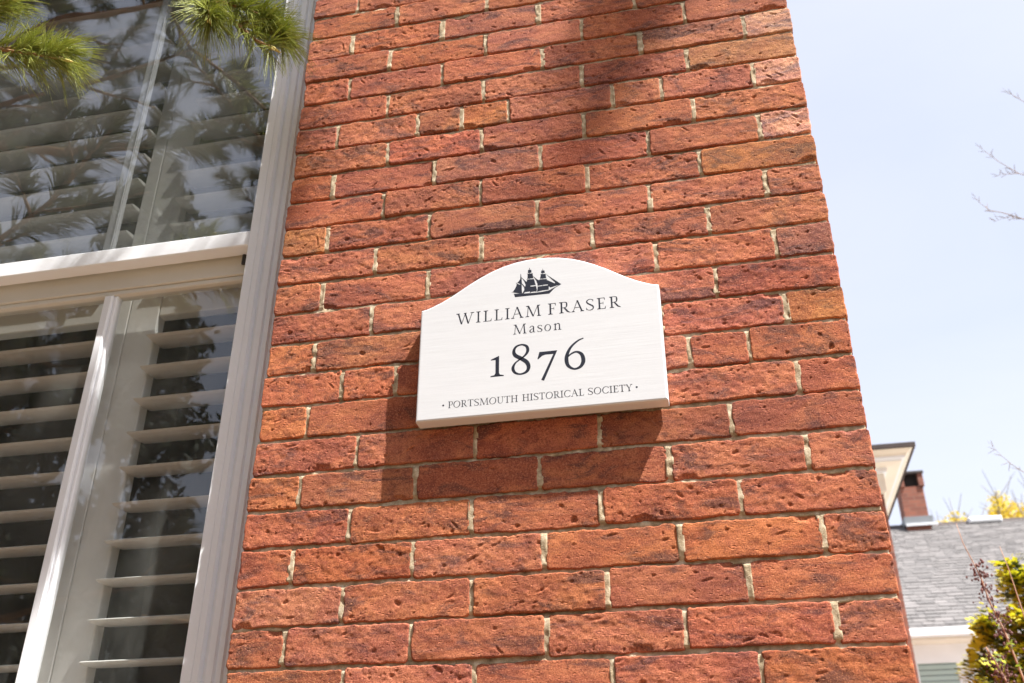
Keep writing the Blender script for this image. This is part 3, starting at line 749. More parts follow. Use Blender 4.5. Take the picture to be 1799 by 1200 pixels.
for ch, a, b in (('M',174,199.2),('a',203,215.0),('s',217.6,228.2),('o',230.8,244),('n',247.4,262.6)):
    emit(ink, ch, a, b, 154.0, 20.0)
ink.build("trade_lettering", M['navy'])
ink = Ink()
ink.poly([(142.7, 80), (142.7, 106.3), (134.2, 106.2), (134.2, 107.8), (148.6, 114), (149.2, 114), (149.2, 80)])
ink.poly([(133.9, 73.2), (157.7, 73.2), (157.7, 75.2), (151, 76.6), (149.2, 80.2), (142.7, 80.2), (140.8, 76.6), (133.9, 75.2)])
ink.strip(*stroke([(188.6, 104.6, 7.4), (178.5, 111.5, 7.2), (175.8, 120, 5.6), (179.8, 128.6, 4.0), (189.8, 131.8, 3.2), (198.8, 127.6, 5.0), (200.8, 118.6, 5.6), (196.4, 110.2, 3.8), (188, 103.6, 2.7), (178.2, 96, 3.2), (174.2, 86.2, 5.6), (178, 77.4, 4.6), (188, 73.6, 3.3), (198.6, 77.4, 5.2), (202.2, 86.4, 6.8), (198.6, 96.2, 7.6), (188.6, 104.6, 7.4)], 6)[1:])
ink.poly([(221.6, 113.4), (253.6, 113.4), (247.0, 106.9), (232, 106.9), (226.6, 105.2), (219.6, 99.2), (218.0, 99.6)])
ink.poly([(253.6, 113.35), (246.4, 106.8), (224.2, 58.4), (229.2, 56.2)])
ink.strip(*stroke([(300.4, 132.2, 2.2), (290, 127.8, 3.2), (278, 117, 4.4), (271.2, 104, 6.0), (269.4, 92, 7.0), (272.4, 80.4, 5.8), (282.6, 73.4, 3.8), (293.4, 76.8, 5.4), (298.8, 87.4, 7.2), (296.2, 100.4, 6.2), (287.6, 106.4, 3.9), (278.6, 103.8, 3.2), (271.6, 98.2, 2.4)], 7)[1:])
ink.build("year_numerals", M['navy'])
ink = Ink()
word(ink, "PORTSMOUTH", 58.0, 183.3, 20.9, 12.8, 3); word(ink, "HISTORICAL", 190.2, 297.9, 21.2, 12.8, 3); word(ink, "SOCIETY", 303.8, 380.4, 21.4, 12.8, 3)
for cx, cz in ((49.6, 27.1), (387.4, 27.6)):
    ink.poly([(cx + 1.75 * math.cos(t * math.pi / 8), cz + 1.75 * math.sin(t * math.pi / 8)) for t in range(16)])
ink.build("society_lettering", M['navy'])
SB = dict(hull=[(175.9,239.4),(178.0,231.7),(241.5,231.2),(252.2,242.2),(261.7,247.1),(264.3,248.9),(261.1,247.8),(249.9,242.5),(239.9,237.8),(228.8,236.9),(217.7,236.3),(206.0,236.9),(193.6,237.5),(187.1,238.3)],
 b1=[(188.5,280.9),(189.2,280.8),(190.2,273.1),(199.7,261.8),(201.0,267.1),(213.9,265.4),(216.7,253.1),(218.9,241.9),(217.4,237.4),(193.6,237.5),(188.0,238.4),(174.1,243.7),(177.7,249.4),(180.4,255.2),(181.4,260.5),(179.2,262.2),(182.5,262.3),(185.4,265.5),(187.8,269.3),(188.1,273.4)],
 b2=[(201.9,279.1),(211.1,278.5),(211.9,272.9),(212.7,268.0),(200.9,268.2),(201.6,271.5)], b3=[(202.8,287.6),(208.8,287.1),(209.3,280.8),(202.2,280.6)],
 m1=[(205.0,291.8),(206.1,291.7),(206.2,266.1),(205.3,266.2)],
 b4=[(211.9,272.9),(213.9,270.9),(218.6,265.5),(222.7,262.4),(225.4,263.9),(236.5,262.5),(238.0,260.8),(251.9,251.8),(261.1,247.5),(250.0,245.2),(243.5,243.7),(242.4,245.6),(240.9,246.4),(240.5,239.7),(229.4,239.5),(218.9,237.9),(219.8,243.1),(219.9,252.6),(218.0,261.1)],
 b5=[(226.7,275.3),(235.3,274.5),(236.6,264.7),(224.8,265.0)], b6=[(227.4,282.8),(233.3,282.4),(234.1,276.6),(226.9,276.7)], m2=[(229.8,286.3),(230.6,286.2),(230.5,262.8),(229.7,262.9)],
 stay=[(235.3,274.2),(236.4,273.3),(264.0,248.4),(261.1,247.1),(251.9,251.8),(252.5,253.7)], boom=[(170.9,243.6),(174.1,243.9),(188.0,238.9),(187.4,238.3),(176.5,241.7)],
 y1=[(200.7,279.3),(212.0,279.0),(211.9,278.1),(200.7,278.4)], y2=[(199.4,267.0),(213.9,266.3),(213.9,265.3),(199.4,266.1)], y3=[(225.8,275.1),(236.4,274.5),(236.4,273.8),(225.8,274.3)], y4=[(224.2,264.0),(238.3,263.1),(238.3,262.2),(224.2,263.0)])
SW = dict(c1=[(190.5,271.7),(195.5,262.7),(197.8,255.6),(196.9,251.6),(191.1,259.9)], c2=[(190.6,257.6),(194.9,250.5),(195.4,245.0),(191.5,237.7),(190.8,245.6)], w3=[(207.0,251.0),(207.4,252.6),(216.7,252.4),(217.1,250.8),(210.2,250.5)],
 w4=[(213.4,267.2),(217.1,262.6),(219.7,255.4),(220.2,249.9),(219.8,243.1),(219.0,241.9),(217.8,248.8),(216.1,255.9)], w5=[(220.2,250.4),(229.3,250.8),(229.3,249.2),(220.8,249.1)], w6=[(230.2,251.1),(239.3,250.9),(239.2,249.4),(230.5,249.3)],
 w7=[(193.9,237.6),(197.2,239.9),(205.9,240.1),(205.7,237.2)], w8=[(207.3,238.8),(216.4,239.0),(216.7,236.8),(207.8,236.9)], w9=[(219.2,237.0),(221.8,238.5),(229.0,239.0),(228.8,236.9),(224.1,236.8)],
 w10=[(230.6,238.7),(239.1,239.2),(239.0,238.2),(230.9,237.0)], w11=[(241.1,246.4),(242.2,245.5),(243.5,242.6),(250.5,243.5),(242.3,238.4),(240.8,239.0)], w12=[(250.3,245.2),(258.8,247.1),(251.7,243.5)], w13=[(181.9,262.0),(187.8,258.3),(187.8,257.1),(181.6,260.6)])
ink = Ink()
for q in SB.values(): ink.poly(q)
em = ink.build("ship_emblem", M['navy'])
ink = Ink()
for q in SW.values(): ink.poly(q, 0.00005)
sc = ink.build("sail_gaps", M['plaque'])
sc.parent = em; sc.matrix_parent_inverse = (Matrix.Identity(4))

# ------------------------------------------------------------------ pine tree
def needle_mesh(specs, name, sides3=True):
    """specs: array rows (root xyz, dir xyz, length, droop, radius) -> thin tapered curved needles"""
    A = np.asarray(specs, float)
    R, Dv, Ln, dr, rad = A[:, :3], A[:, 3:6], A[:, 6:7], A[:, 7:8], A[:, 8:9]
    Dv = Dv / np.linalg.norm(Dv, axis=1, keepdims=True)
    up = np.array([[0.13, 0.21, 0.97]])
    a = np.cross(Dv, up); a /= np.linalg.norm(a, axis=1, keepdims=True) + 1e-9; b = np.cross(Dv, a)
    segs = 3
    k = 3 if sides3 else 2
    vs = []
    for i in range(segs + 1):
        t = i / segs
        p = R + Dv * Ln * t + np.array([[0, 0, -1.0]]) * dr * Ln * t * t
        w = rad * (1.0 - 0.75 * t ** 2)
        for j in range(k):
            q = 2 * math.pi * j / k
            vs.append(p + (a * math.cos(q) + b * math.sin(q)) * w)
    V = np.stack(vs, 1)                      # (N, (segs+1)*k, 3)
    N, per = V.shape[0], V.shape[1]
    base = (np.arange(N) * per)[:, None]
    fl = []
    for i in range(segs):
        if k == 3:
            for j in range(3):
                j2 = (j + 1) % 3
                fl.append([i*3+j, i*3+j2, (i+1)*3+j2, (i+1)*3+j])
        else:
            fl.append([i*2, i*2+1, (i+1)*2+1, (i+1)*2])
    F = (base[:, None, :] + np.array(fl)[None]).reshape(-1, 4)
    return mesh_np(name, V.reshape(-1, 3), F, True)

def spray(path, n_fasc, rnd, ln=0.075, spread=0.9, start=0.25, rad=0.00055):
    """needle bundles of five along a twig path, brushing forward"""
    P = np.array(path, float); seg = np.linalg.norm(np.diff(P, axis=0), axis=1); cum = np.concatenate([[0], np.cumsum(seg)])
    out = []
    for i in range(n_fasc):
        t = (start + (1 - start) * rnd.random() ** 0.8) * cum[-1]
        k = min(len(seg) - 1, int(np.searchsorted(cum, t) - 1)); k = max(k, 0)
        p = P[k] + (P[k+1] - P[k]) * (t - cum[k]) / max(seg[k], 1e-6)
        ax = (P[k+1] - P[k]) / max(seg[k], 1e-6)
        near = t / cum[-1]
        side = rnd.normal(size=3); side -= ax * side.dot(ax); side /= np.linalg.norm(side) + 1e-9
        d = ax * rnd.uniform(0.35, 1.0 + 0.6 * near) + side * spread * rnd.uniform(0.5, 1.1) + np.array([0, 0, 0.22])
        d /= np.linalg.norm(d); L0 = ln * rnd.uniform(0.75, 1.15); drp = rnd.uniform(0.05, 0.45)
        for q in range(5):
            dd = d + rnd.normal(size=3) * 0.10
            out.append((*p, *dd, L0 * rnd.uniform(0.9, 1.06), drp * rnd.uniform(0.7, 1.3), rad))
    return out

TX, TY = -4.7, -1.3
pine = tag(empty("pine_tree", (TX, TY, GZ)), "white pine tree whose long-needled boughs hang before the window", "tree")
def T(o, parent=None):
    o.parent = parent or pine
    o.matrix_parent_inverse = Matrix.Translation((-TX, -TY, -GZ)) if parent is None else Matrix.Identity(4)
    return o
pts = [(TX + 0.05 * math.sin(z), TY + 0.04 * math.cos(1.3 * z), z) for z in np.linspace(-0.1, 10.5, 15)]
T(MB().tube(pts, [0.20 - 0.0175 * i * 0.74 for i in range(15)], 12).build("trunk", M['bark'], None, True))
rn = np.random.default_rng(21)
def bough(root, tip, twigs, sag, nn, ln, fine, name="bough", pts_extra=None, rad0=0.022):
    root = np.array(root, float); tip = np.array(tip, float)
    path = [root + (tip - root) * t + np.array([0, 0, -sag * math.sin(math.pi * t)]) + rn.normal(size=3) * 0.015 * (0 < t < 1) for t in np.linspace(0, 1, 8)]
    if pts_extra is not None: path = path + [np.array(q, float) for q in pts_extra]
    n = len(path)
    mb = MB().tube(path, [rad0 * (1 - 0.82 * i / (n - 1)) for i in range(n)], 7)
    specs = []
    for tw in range(twigs):
        t = 0.30 + 0.70 * (tw + rn.random()) / twigs
        i = min(int(t * (n - 1)), n - 2); p = path[i] + (path[i+1] - path[i]) * (t * (n - 1) - i)
        ax = path[i+1] - path[i]; ax /= np.linalg.norm(ax)
        side = np.cross(ax, [0, 0, 1.0]) * (1 if tw % 2 else -1); side /= np.linalg.norm(side) + 1e-9
        d = ax * rn.uniform(0.5, 0.9) + side * rn.uniform(0.5, 1.0) + np.array([0, 0, rn.uniform(-0.15, 0.35)]); d /= np.linalg.norm(d)
        L1 = rn.uniform(0.22, 0.48) * (1.15 - 0.5 * t)
        tp = [p + d * L1 * q + np.array([0, 0, 0.10 * L1 * q * q]) for q in (0, 0.35, 0.7, 1.0)]
        mb.tube(tp, [0.0065, 0.005, 0.004, 0.003], 5)
        specs += spray(tp, nn, rn, ln, 0.9, 0.30, fine)
    specs += spray(path[-3:], int(nn * 1.3), rn, ln, 0.9, 0.1, fine)
    b = T(mb.build(name, M['twig_bark'], None, True))
    nd = put("needles", needle_mesh(specs, "needles", False), M['backlit_needle']); nd["kind"] = "stuff"
    T(nd, b)
    return b
# the two sprays that hang into the picture
def hero(path, side_twigs, nn, ln):
    mb = MB().tube(path, [0.0055 - 0.0032 * i / (len(path)-1) for i in range(len(path))], 8)
    sp = spray(path, nn, rn, ln, 0.85, 0.12, 0.00085)
    old = spray(path[:-1], max(6, nn // 14), rn, ln * 0.9, 0.9, 0.1, 0.0006)
    buds = MB()
    for tw in side_twigs + [path[-2:]]:
        if tw is not path[-2:] and len(tw) > 2 or tw in side_twigs:
            mb.tube(tw, [0.0036 - 0.0016 * i / (len(tw)-1) for i in range(len(tw))], 7)
            sp += spray(tw, nn // 2, rn, ln, 0.8, 0.15, 0.00085)
        e = Vector(tw[-1]); dd = (Vector(tw[-1]) - Vector(tw[-2])).normalized()
        for q in range(4):
            off = Vector(rn.normal(size=3)) * 0.004
            buds.tube([e + off, e + off + dd * 0.008, e + off + dd * 0.019], [0.0024, 0.0030, 0.0009], 6)
    b = T(mb.build("bough", M['twig_bark'], None, True))
    T(put("needles", needle_mesh(sp, "needles"), M['needle']), b)["kind"] = "stuff"
    T(put("yellowed_needles", needle_mesh(old, "yellowed_needles"), M['needle_old']), b)["kind"] = "stuff"
    T(buds.build("buds", M['bud'], None, True), b)["kind"] = "stuff"
    return b
hero([(-2.35, -0.52, 3.30), (-2.0, -0.42, 3.18), (-1.72, -0.35, 3.11), (-1.572, -0.33, 3.078), (-1.485, -0.33, 3.047), (-1.415, -0.33, 3.020)],
     [[(-1.70, -0.35, 3.10), (-1.62, -0.36, 3.16), (-1.56, -0.36, 3.185)], [(-1.60, -0.33, 3.083), (-1.52, -0.31, 3.095), (-1.45, -0.30, 3.075)]], 185, 0.097)
hero([(-1.75, -0.36, 3.95), (-1.50, -0.26, 3.66), (-1.33, -0.19, 3.44), (-1.228, -0.16, 3.322), (-1.153, -0.16, 3.226), (-1.105, -0.16, 3.172), (-1.065, -0.16, 3.142)],
     [[(-1.228, -0.16, 3.322), (-1.15, -0.15, 3.285), (-1.10, -0.145, 3.258)], [(-1.23, -0.16, 3.325), (-1.215, -0.19, 3.26), (-1.20, -0.20, 3.215)], [(-1.153, -0.16, 3.226), (-1.10, -0.14, 3.225), (-1.06, -0.135, 3.205)]], 180, 0.084)
# feeder bough of the two sprays, and shade boughs above the window
bough((TX, TY, 3.7), (-2.35, -0.52, 3.30), 6, 0.05, 40, 0.085, 0.0009)
bough((TX, TY, 4.5), (-1.75, -0.36, 3.95), 7, -0.05, 45, 0.085, 0.0009)
bough((TX, TY, 4.9), (-1.15, -0.37, 4.36), 5, -0.06, 50, 0.09, 0.0010, rad0=0.028)
hero([(-1.15, -0.37, 4.36), (-0.95, -0.36, 4.33), (-0.75, -0.355, 4.33), (-0.55, -0.355, 4.32), (-0.38, -0.36, 4.31)], [[(-1.0, -0.36, 4.33), (-0.9, -0.345, 4.36), (-0.8, -0.34, 4.37)], [(-0.8, -0.355, 4.33), (-0.7, -0.345, 4.29), (-0.6, -0.34, 4.27)], [(-0.65, -0.355, 4.325), (-0.55, -0.35, 4.36), (-0.45, -0.345, 4.37)]], 300, 0.085)
for i in range(30):       # the rest of the crown
    z = 1.9 + i * 0.285
    az = i * 2.399 + rn.uniform(-.3, .3)
    L1 = rn.uniform(1.5, 2.5) * (1.0 - 0.5 * max(0, (z - 4) / 7))
    tip = np.array([TX + L1 * math.cos(az), TY + L1 * math.sin(az), z + rn.uniform(0.05, 0.5)])
    if tip[0] > -2.4 and tip[1] > -2.4 and z < 5.5: tip[0] = -2.5 - rn.random() * 0.3
    tip[1] = min(tip[1], -0.25)
    bough((TX, TY, z), tip, 12, 0.10, 80, 0.105, 0.0017, rad0=0.026)

def copy_pine(x, y, rz, sc, label):
    r = pine.copy(); COL.objects.link(r); r.location = (x, y, GZ); r.rotation_euler = (0, 0, rz); r.scale = (sc, sc, sc)
    r["label"] = label; r["group"] = "pines across the yard"
    for chd in list(pine.children):
        c2 = chd.copy(); COL.objects.link(c2); c2.parent = r
        for g in chd.children:
            d2 = g.copy(); COL.objects.link(d2); d2.parent = c2
for q, (x, y, rz, sc) in enumerate(((-6.6, -7.2, 2.2, 1.0), (-3.6, -8.4, 4.0, 1.1), (-9.0, -3.6, 3.3, 1.1))):
    copy_pine(x, y, rz, sc, ("white pine behind the middle evergreens of the row across the yard", "broad white pine behind the smallest evergreen across the yard", "white pine beside the brick house beyond the near pine")[q])
# ------------------------------------------------------------------ tall pine by the drive; one limb throws its soft shade across the upper wall
tp = tag(empty("tall_pine", (6.2, -5.0, GZ)), "tall pine by the driveway with one long limb reaching toward the wall", "tree")
def Tp(o, parent=None):
    o.parent = parent or tp
    o.matrix_parent_inverse = Matrix.Translation((-6.2, 5.0, -GZ)) if parent is None else Matrix.Identity(4)
    return o
Tp(MB().tube([(6.2, -5.0, -0.1), (6.25, -5.0, 4), (6.2, -5.05, 8), (6.25, -5.0, 12.5), (6.2, -5.0, 14.5)], [0.26, 0.22, 0.17, 0.09, 0.03], 12).build("trunk", M['bark'], None, True))
rn2 = np.random.default_rng(5)
def limb(path, r0, twigs, nn, tmin, tl):
    path = [np.array(p, float) for p in path]; n = len(path)
    mb = MB().tube(path, [r0 * (1 - 0.85 * i / (n - 1)) for i in range(n)], 7); specs = []
    for tw in range(twigs):
        t = tmin + (1 - tmin) * (tw + rn2.random()) / twigs
        i = min(int(t * (n - 1)), n - 2); p = path[i] + (path[i+1] - path[i]) * (t * (n - 1) - i)
        d = (path[i+1] - path[i]) / np.linalg.norm(path[i+1] - path[i]) * 0.8 + rn2.normal(size=3) * 0.55; d /= np.linalg.norm(d)
        L1 = tl * rn2.uniform(0.6, 1.2); q = [p, p + d * L1 * 0.5, p + d * L1]
        mb.tube(q, [0.006, 0.004, 0.002], 4); specs += spray(q, nn, rn2, 0.10, 0.9, 0.25, 0.0015)
    b = Tp(mb.build("bough", M['twig_bark'], None, True))
    Tp(put("needles", needle_mesh(specs, "needles", False), M['backlit_needle']), b)["kind"] = "stuff"
limb([(6.2, -5.0, 10.4), (6.0, -3.2, 11.0), (4.6, -2.0, 11.0), (3.6, -1.62, 10.75), (3.32, -1.62, 10.5), (3.12, -1.62, 10.24), (2.95, -1.62, 10.06), (2.83, -1.62, 9.86)], 0.05, 12, 28, 0.60, 0.16)
for i in range(16):
    z = 4.5 + i * 0.6; az = -1.57 + rn2.uniform(-1.5, 1.5); L3 = rn2.uniform(1.4, 2.4) * (1.15 - i / 22)
    limb([(6.2, -5.0, z), (6.2 + 0.5 * L3 * math.cos(az), -5.0 + 0.5 * L3 * math.sin(az), z + 0.15), (6.2 + L3 * math.cos(az), -5.0 + L3 * math.sin(az), z + 0.1)], 0.03, 10, 40, 0.3, 0.4)
# ------------------------------------------------------------------ leaf helper for far foliage
def leaf_cloud(centres, radii, n, size, rnd, flat=0.0, up=0.0):
    """n small leaf faces scattered through a set of clumps"""
    cs = np.array(centres, float); rs_ = np.array(radii, float)
    w = rs_ ** 2; ids = rnd.choice(len(cs), n, p=w / w.sum())
    d = rnd.normal(size=(n, 3)); d /= np.linalg.norm(d, axis=1, keepdims=True)
    p = cs[ids] + d * (rs_[ids] * rnd.random(n) ** 0.45)[:, None]
    a = rnd.normal(size=(n, 3)); a[:, 2] *= (1 - flat); a /= np.linalg.norm(a, axis=1, keepdims=True)
    b = np.cross(a, rnd.normal(size=(n, 3))); b /= np.linalg.norm(b, axis=1, keepdims=True)
    s = size * rnd.uniform(0.6, 1.3, n)[:, None]
    V = np.stack([p - a * s, p + b * s * 0.45, p + a * s, p - b * s * 0.45], 1).reshape(-1, 3)
    F = np.arange(n * 4).reshape(n, 4)
    return V, F

# ------------------------------------------------------------------ dense dark evergreens across the yard (mirrored in the lower panes)
re_ = np.random.default_rng(77)
M['evergreen'] = leaf_material('dark_evergreen', (0.020, 0.032, 0.010), (0.050, 0.065, 0.018), 0.1, 0.6, 6)
for q, (x, y, hh, R0) in enumerate(((-3.5, -5.4, 7.0, 1.3), (-5.3, -5.2, 7.6, 1.45), (-7.3, -5.6, 6.8, 1.5), (-9.4, -5.2, 7.2, 1.6))):
    ev = tag(empty("evergreen_tree", (x, y, GZ)), ("smallest dark evergreen at the near end of the row", "tall dark evergreen second from the near end of the row", "dark evergreen in the middle of the row across the yard", "widest dark evergreen at the end of the row")[q], "tree", "dark evergreens across the yard")
    MB().tube([(0, 0, -0.05), (0.03, 0, hh * 0.5), (0, 0, hh * 0.95)], [0.13, 0.09, 0.02], 8).build("trunk", M['bark'], ev)
    cs = []; rr0 = []
    for i in range(150):
        z = re_.uniform(0.3, hh); r1 = R0 * (1 - (z / (hh * 1.05)) ** 1.5) * re_.uniform(0.35, 1.0); az = re_.uniform(0, 6.283)
        cs.append((r1 * math.cos(az), r1 * math.sin(az), z)); rr0.append(re_.uniform(0.20, 0.38))
    V, F = leaf_cloud(cs, rr0, 16000, 0.075, re_)
    o = put("crown", mesh_np("crown", V, F), M['evergreen'], ev); o["kind"] = "stuff"
# ------------------------------------------------------------------ unseen house added to block low sky light (its shaded side faces the wall)
ah = tag(empty("sky_block_house", (0, -14, GZ)), "unseen grey clapboard house added across the yard to block sky light", "house")
def Ah(o):
    o.parent = ah; o.matrix_parent_inverse = Matrix.Translation((0, 14, -GZ)); return o
Ah(MB().box(-15, 15, -22, -15.5, 0, 6.0).build("wall", simple('grey_clapboard', (0.26, 0.25, 0.24), 0.8, 0.1, 2)))
Ah(MB().prism_x([(-15.0, 5.85), (-18.7, 8.8), (-22.4, 5.85)], -15.4, 15.4).build("roof", M['shingle']))
for i in range(8):
    x = -13 + i * 3.6
    for z0 in (1.0, 4.0):
        w_ = Ah(MB().box(x, x + 1.1, -15.499, -15.44, z0, z0 + 1.7, 0.01).build("window", M['white_paint']))
        MB().box(x + 0.1, x + 1.0, -15.4395, -15.435, z0 + 0.1, z0 + 1.6).build("pane", M['soot'], w_)
# ------------------------------------------------------------------ brick building with cream cornice behind the corner
wing = tag(empty("neighbour_building", (0.2, 7.4, GZ)), "brick building with a wide cream cornice, just past the wall corner", "building")
def Wg(o):
    o.parent = wing; o.matrix_parent_inverse = Matrix.Translation((-0.2, -7.4, -GZ)); return o
YW, XW = 7.065, 1.160
Wg(MB().box(-3.2, XW, YW, 13.0, 0, 4.56).build("wall", M['small_brick']))
def eave(name, prof, mat_):
    """profile (overhang, height) carried round the front and both flanks of the building, mitred at the corners"""
    v = []; f = []
    for e, z in prof: v += [(-3.2 - e, 13.0 + e, z), (-3.2 - e, YW - e, z), (XW + e, YW - e, z), (XW + e, 13.0 + e, z)]
    for k in range(len(prof) - 1):
        for q in range(4): f.append((k*4+q, k*4+(q+1) % 4, k*4+4+(q+1) % 4, k*4+4+q))
    f.append((0, 1, 2, 3)); n = (len(prof) - 1) * 4; f.append((n+3, n+2, n+1, n))
    return Wg(put(name, mesh_from(name, v, f), mat_))
eave("roof_edge", [(0.285, 4.907), (0.285, 4.868), (0.262, 4.8675), (0.1, 4.8675)], M['roof_dark'])
eave("crown_moulding", [(0.261, 4.867), (0.240, 4.852), (0.214, 4.838), (0.206, 4.822)], M['cream_paint'])
eave("bed_moulding", [(0.205, 4.8215), (0.199, 4.808), (0.180, 4.804), (0.172, 4.790)], M['white_paint'])
eave("soffit", [(0.171, 4.7895), (0.162, 4.786), (0.060, 4.780)], M['cream_paint'])
eave("frieze_cap", [(0.059, 4.7795), (0.056, 4.745), (0.040, 4.735)], M['white_paint'])
eave("frieze", [(0.030, 4.7345), (0.028, 4.58), (0.012, 4.5605)], M['cream_paint'])
for x in (1.06, 0.55, 0.04):
    Wg(MB().prism_x([(YW - 0.031, 4.60), (YW - 0.06, 4.61), (YW - 0.08, 4.68), (YW - 0.13, 4.72), (YW - 0.15, 4.779), (YW - 0.061, 4.779)], x - 0.04, x + 0.04).build("bracket", M['white_paint']))
Wg(MB().box(-3.3, 1.30, YW - 0.1, 13.1, 4.9055, 4.95).build("roof", M['roof_dark']))

# ------------------------------------------------------------------ white house with grey shingle roof
HX0, HX1, YE, YR = -2.0, 9.5, 12.46, 16.92
ZE, ZR = 1.6 + 0.2115 * (YE + 1.535), 1.6 + 0.3105 * (YR + 1.535)
wh = tag(empty("shingled_house", (3.5, 14.0, GZ)), "white house with a grey shingle roof and small brick chimney", "house")
def Wh(o):
    o.parent = wh; o.matrix_parent_inverse = Matrix.Translation((-3.5, -14.0, -GZ)); return o
sl = (ZR - ZE) / (YR - YE)
Wh(MB().box(HX0 + 0.2, HX1 - 0.2, YE + 0.35, 2 * YR - YE - 0.35, 0, ZE - 0.05).build("wall", M['white_paint']))
deck = MB().prism_x([(YE, ZE - 0.03), (YR, ZR - 0.03), (2 * YR - YE, ZE - 0.03), (2 * YR - YE, ZE - 0.08), (YE, ZE - 0.08)], HX0, HX1)
roof = Wh(deck.build("roof", M['grey_metal']))
# shingle tabs
V = []; Fq = []; tone = []
rs = np.random.default_rng(5)
rows = int(math.hypot(YR - YE, ZR - ZE) / 0.14)
sL = math.hypot(YR - YE, ZR - ZE); uy, uz = (YR - YE) / sL, (ZR - ZE) / sL
for r_ in range(rows):
    d0 = r_ * sL / rows; d1 = d0 + sL / rows + 0.03
    x = 0.3 + (r_ % 3) * 0.11 - rs.random() * 0.1
    while x < 7.5:
        w = rs.choice([0.10, 0.14, 0.18, 0.24]); th = rs.choice([0.008, 0.014])
        a = len(V)
        for xx in (x, x + w - 0.006):
            V += [(xx, YE - 0.02 + uy * d0, ZE - 0.02 * sl + uz * d0 - 0.026), (xx, YE - 0.02 + uy * d0 - th * uz, ZE - 0.02 * sl + uz * d0 + th * uy - 0.022), (xx, YE - 0.02 + uy * d1 - 0.004 * uz, ZE - 0.02 * sl + uz * d1 + 0.004 * uy - 0.026)]
        Fq += [(a, a+3, a+4, a+1), (a+1, a+4, a+5, a+2)]
        tv = float(np.clip(rs.normal(0.5, 0.27), 0, 1)); tone += [tv] * 6
        x += w
me = mesh_from("shingles", V, Fq)
at = me.attributes.new("tone", 'FLOAT', 'POINT'); at.data.foreach_set("value", tone)
o = put("shingles", me, M['shingle'], roof); o["kind"] = "stuff"; o.matrix_parent_inverse = Matrix.Identity(4)
Wh(MB().box(HX0, HX1, YE - 0.10, YE - 0.001, ZE - 0.13, ZE - 0.032, 0.01).build("gutter", M['white_paint']))
Wh(MB().box(HX0 + 0.1, HX1 - 0.1, YE + 0.02, YE + 0.349, ZE - 0.16, ZE - 0.082).build("soffit_board", M['cream_paint']))  # beige shade under the eave put into the board's colour
Wh(MB().box(HX0 + 0.2, HX1 - 0.2, YE + 0.31, YE + 0.349, ZE - 0.40, ZE - 0.161).build("frieze_board", M['white_paint']))
wx0, wx1, wz1 = 2.115, 2.60, 1.6 + 0.1835 * (YE + 1.535 + 0.33)
w2 = Wh(MB().box(wx0 - 0.11, wx0, YE + 0.32, YE + 0.349, 2.4, wz1 + 0.10, 0.004).box(wx1, wx1 + 0.11, YE + 0.32, YE + 0.349, 2.4, wz1 + 0.10, 0.004).box(wx0, wx1, YE + 0.318, YE + 0.349, wz1, wz1 + 0.105, 0.004).build("window", M['white_paint']))
for i in range(22):
    z = wz1 - 0.05 - i * 0.07
    o = MB().prism_x([(YE + 0.322, z - 0.03), (YE + 0.326, z + 0.03), (YE + 0.332, z + 0.034), (YE + 0.328, z - 0.028)], wx0 + 0.002, wx1 - 0.002).build("blind_slat", M['blind'], w2)
o = MB().box(wx0, wx1, YE + 0.3405, YE + 0.348, 2.4, wz1).build("window_backing", M['soot'], w2)
# chimney on the ridge
cx0, cx1, cy0, cy1 = 3.02, 3.42, YR - 0.30, YR + 0.12
ch = Wh(MB().prism_x([(cy0, ZR - 0.30), (cy0, ZR + 0.62), (cy1, ZR + 0.62), (cy1, ZR - 0.30)], cx0, cx1).build("chimney", M['small_brick']))
mb = MB()
for q0, q1 in ((cx0 - 0.03, cx0 + 0.09), (cx1 - 0.06, cx1 + 0.03)):
    MB().box(q0, q1, cy0 - 0.03, cy1 + 0.03, ZR + 0.6205, ZR + 0.86).build("flue_pier", M['small_brick'], ch)
MB().box(cx0 + 0.0905, cx1 - 0.0605, cy0 + 0.10, cy1, ZR + 0.6205, ZR + 0.859).build("flue", M['soot'], ch)
MB().box(cx0 - 0.05, cx1 + 0.05, cy0 - 0.05, cy1 + 0.05, ZR + 0.8605, ZR + 0.90).build("cap", M['roof_dark'], ch)
MB().box(cx0 - 0.03, cx1 + 0.05, cy0 - 0.035, cy1 + 0.035, ZR - 0.09, ZR + 0.05).build("collar", M['grey_metal'], ch)
MB().box(cx0 - 0.02, cx1 + 0.12, cy0 - 0.07, cy0 - 0.036, ZR - 0.13, ZR - 0.085).build("flashing", M['flashing'], ch)
Wh(MB().box(4.10, 4.66, YR - 0.16, YR + 0.05, ZR - 0.08, ZR + 0.03, 0.03).build("ridge_vent", M['flashing']))
Wh(MB().prism_x([(YR - 0.10, ZR - 0.075), (YR, ZR + 0.012), (YR + 0.10, ZR - 0.075)], HX0, 4.09).build("ridge_cap", M['roof_dark']))
Wh(MB().prism_x([(YR - 0.10, ZR - 0.075), (YR, ZR + 0.012), (YR + 0.10, ZR - 0.075)], 4.67, HX1).build("ridge_cap", M['roof_dark']))

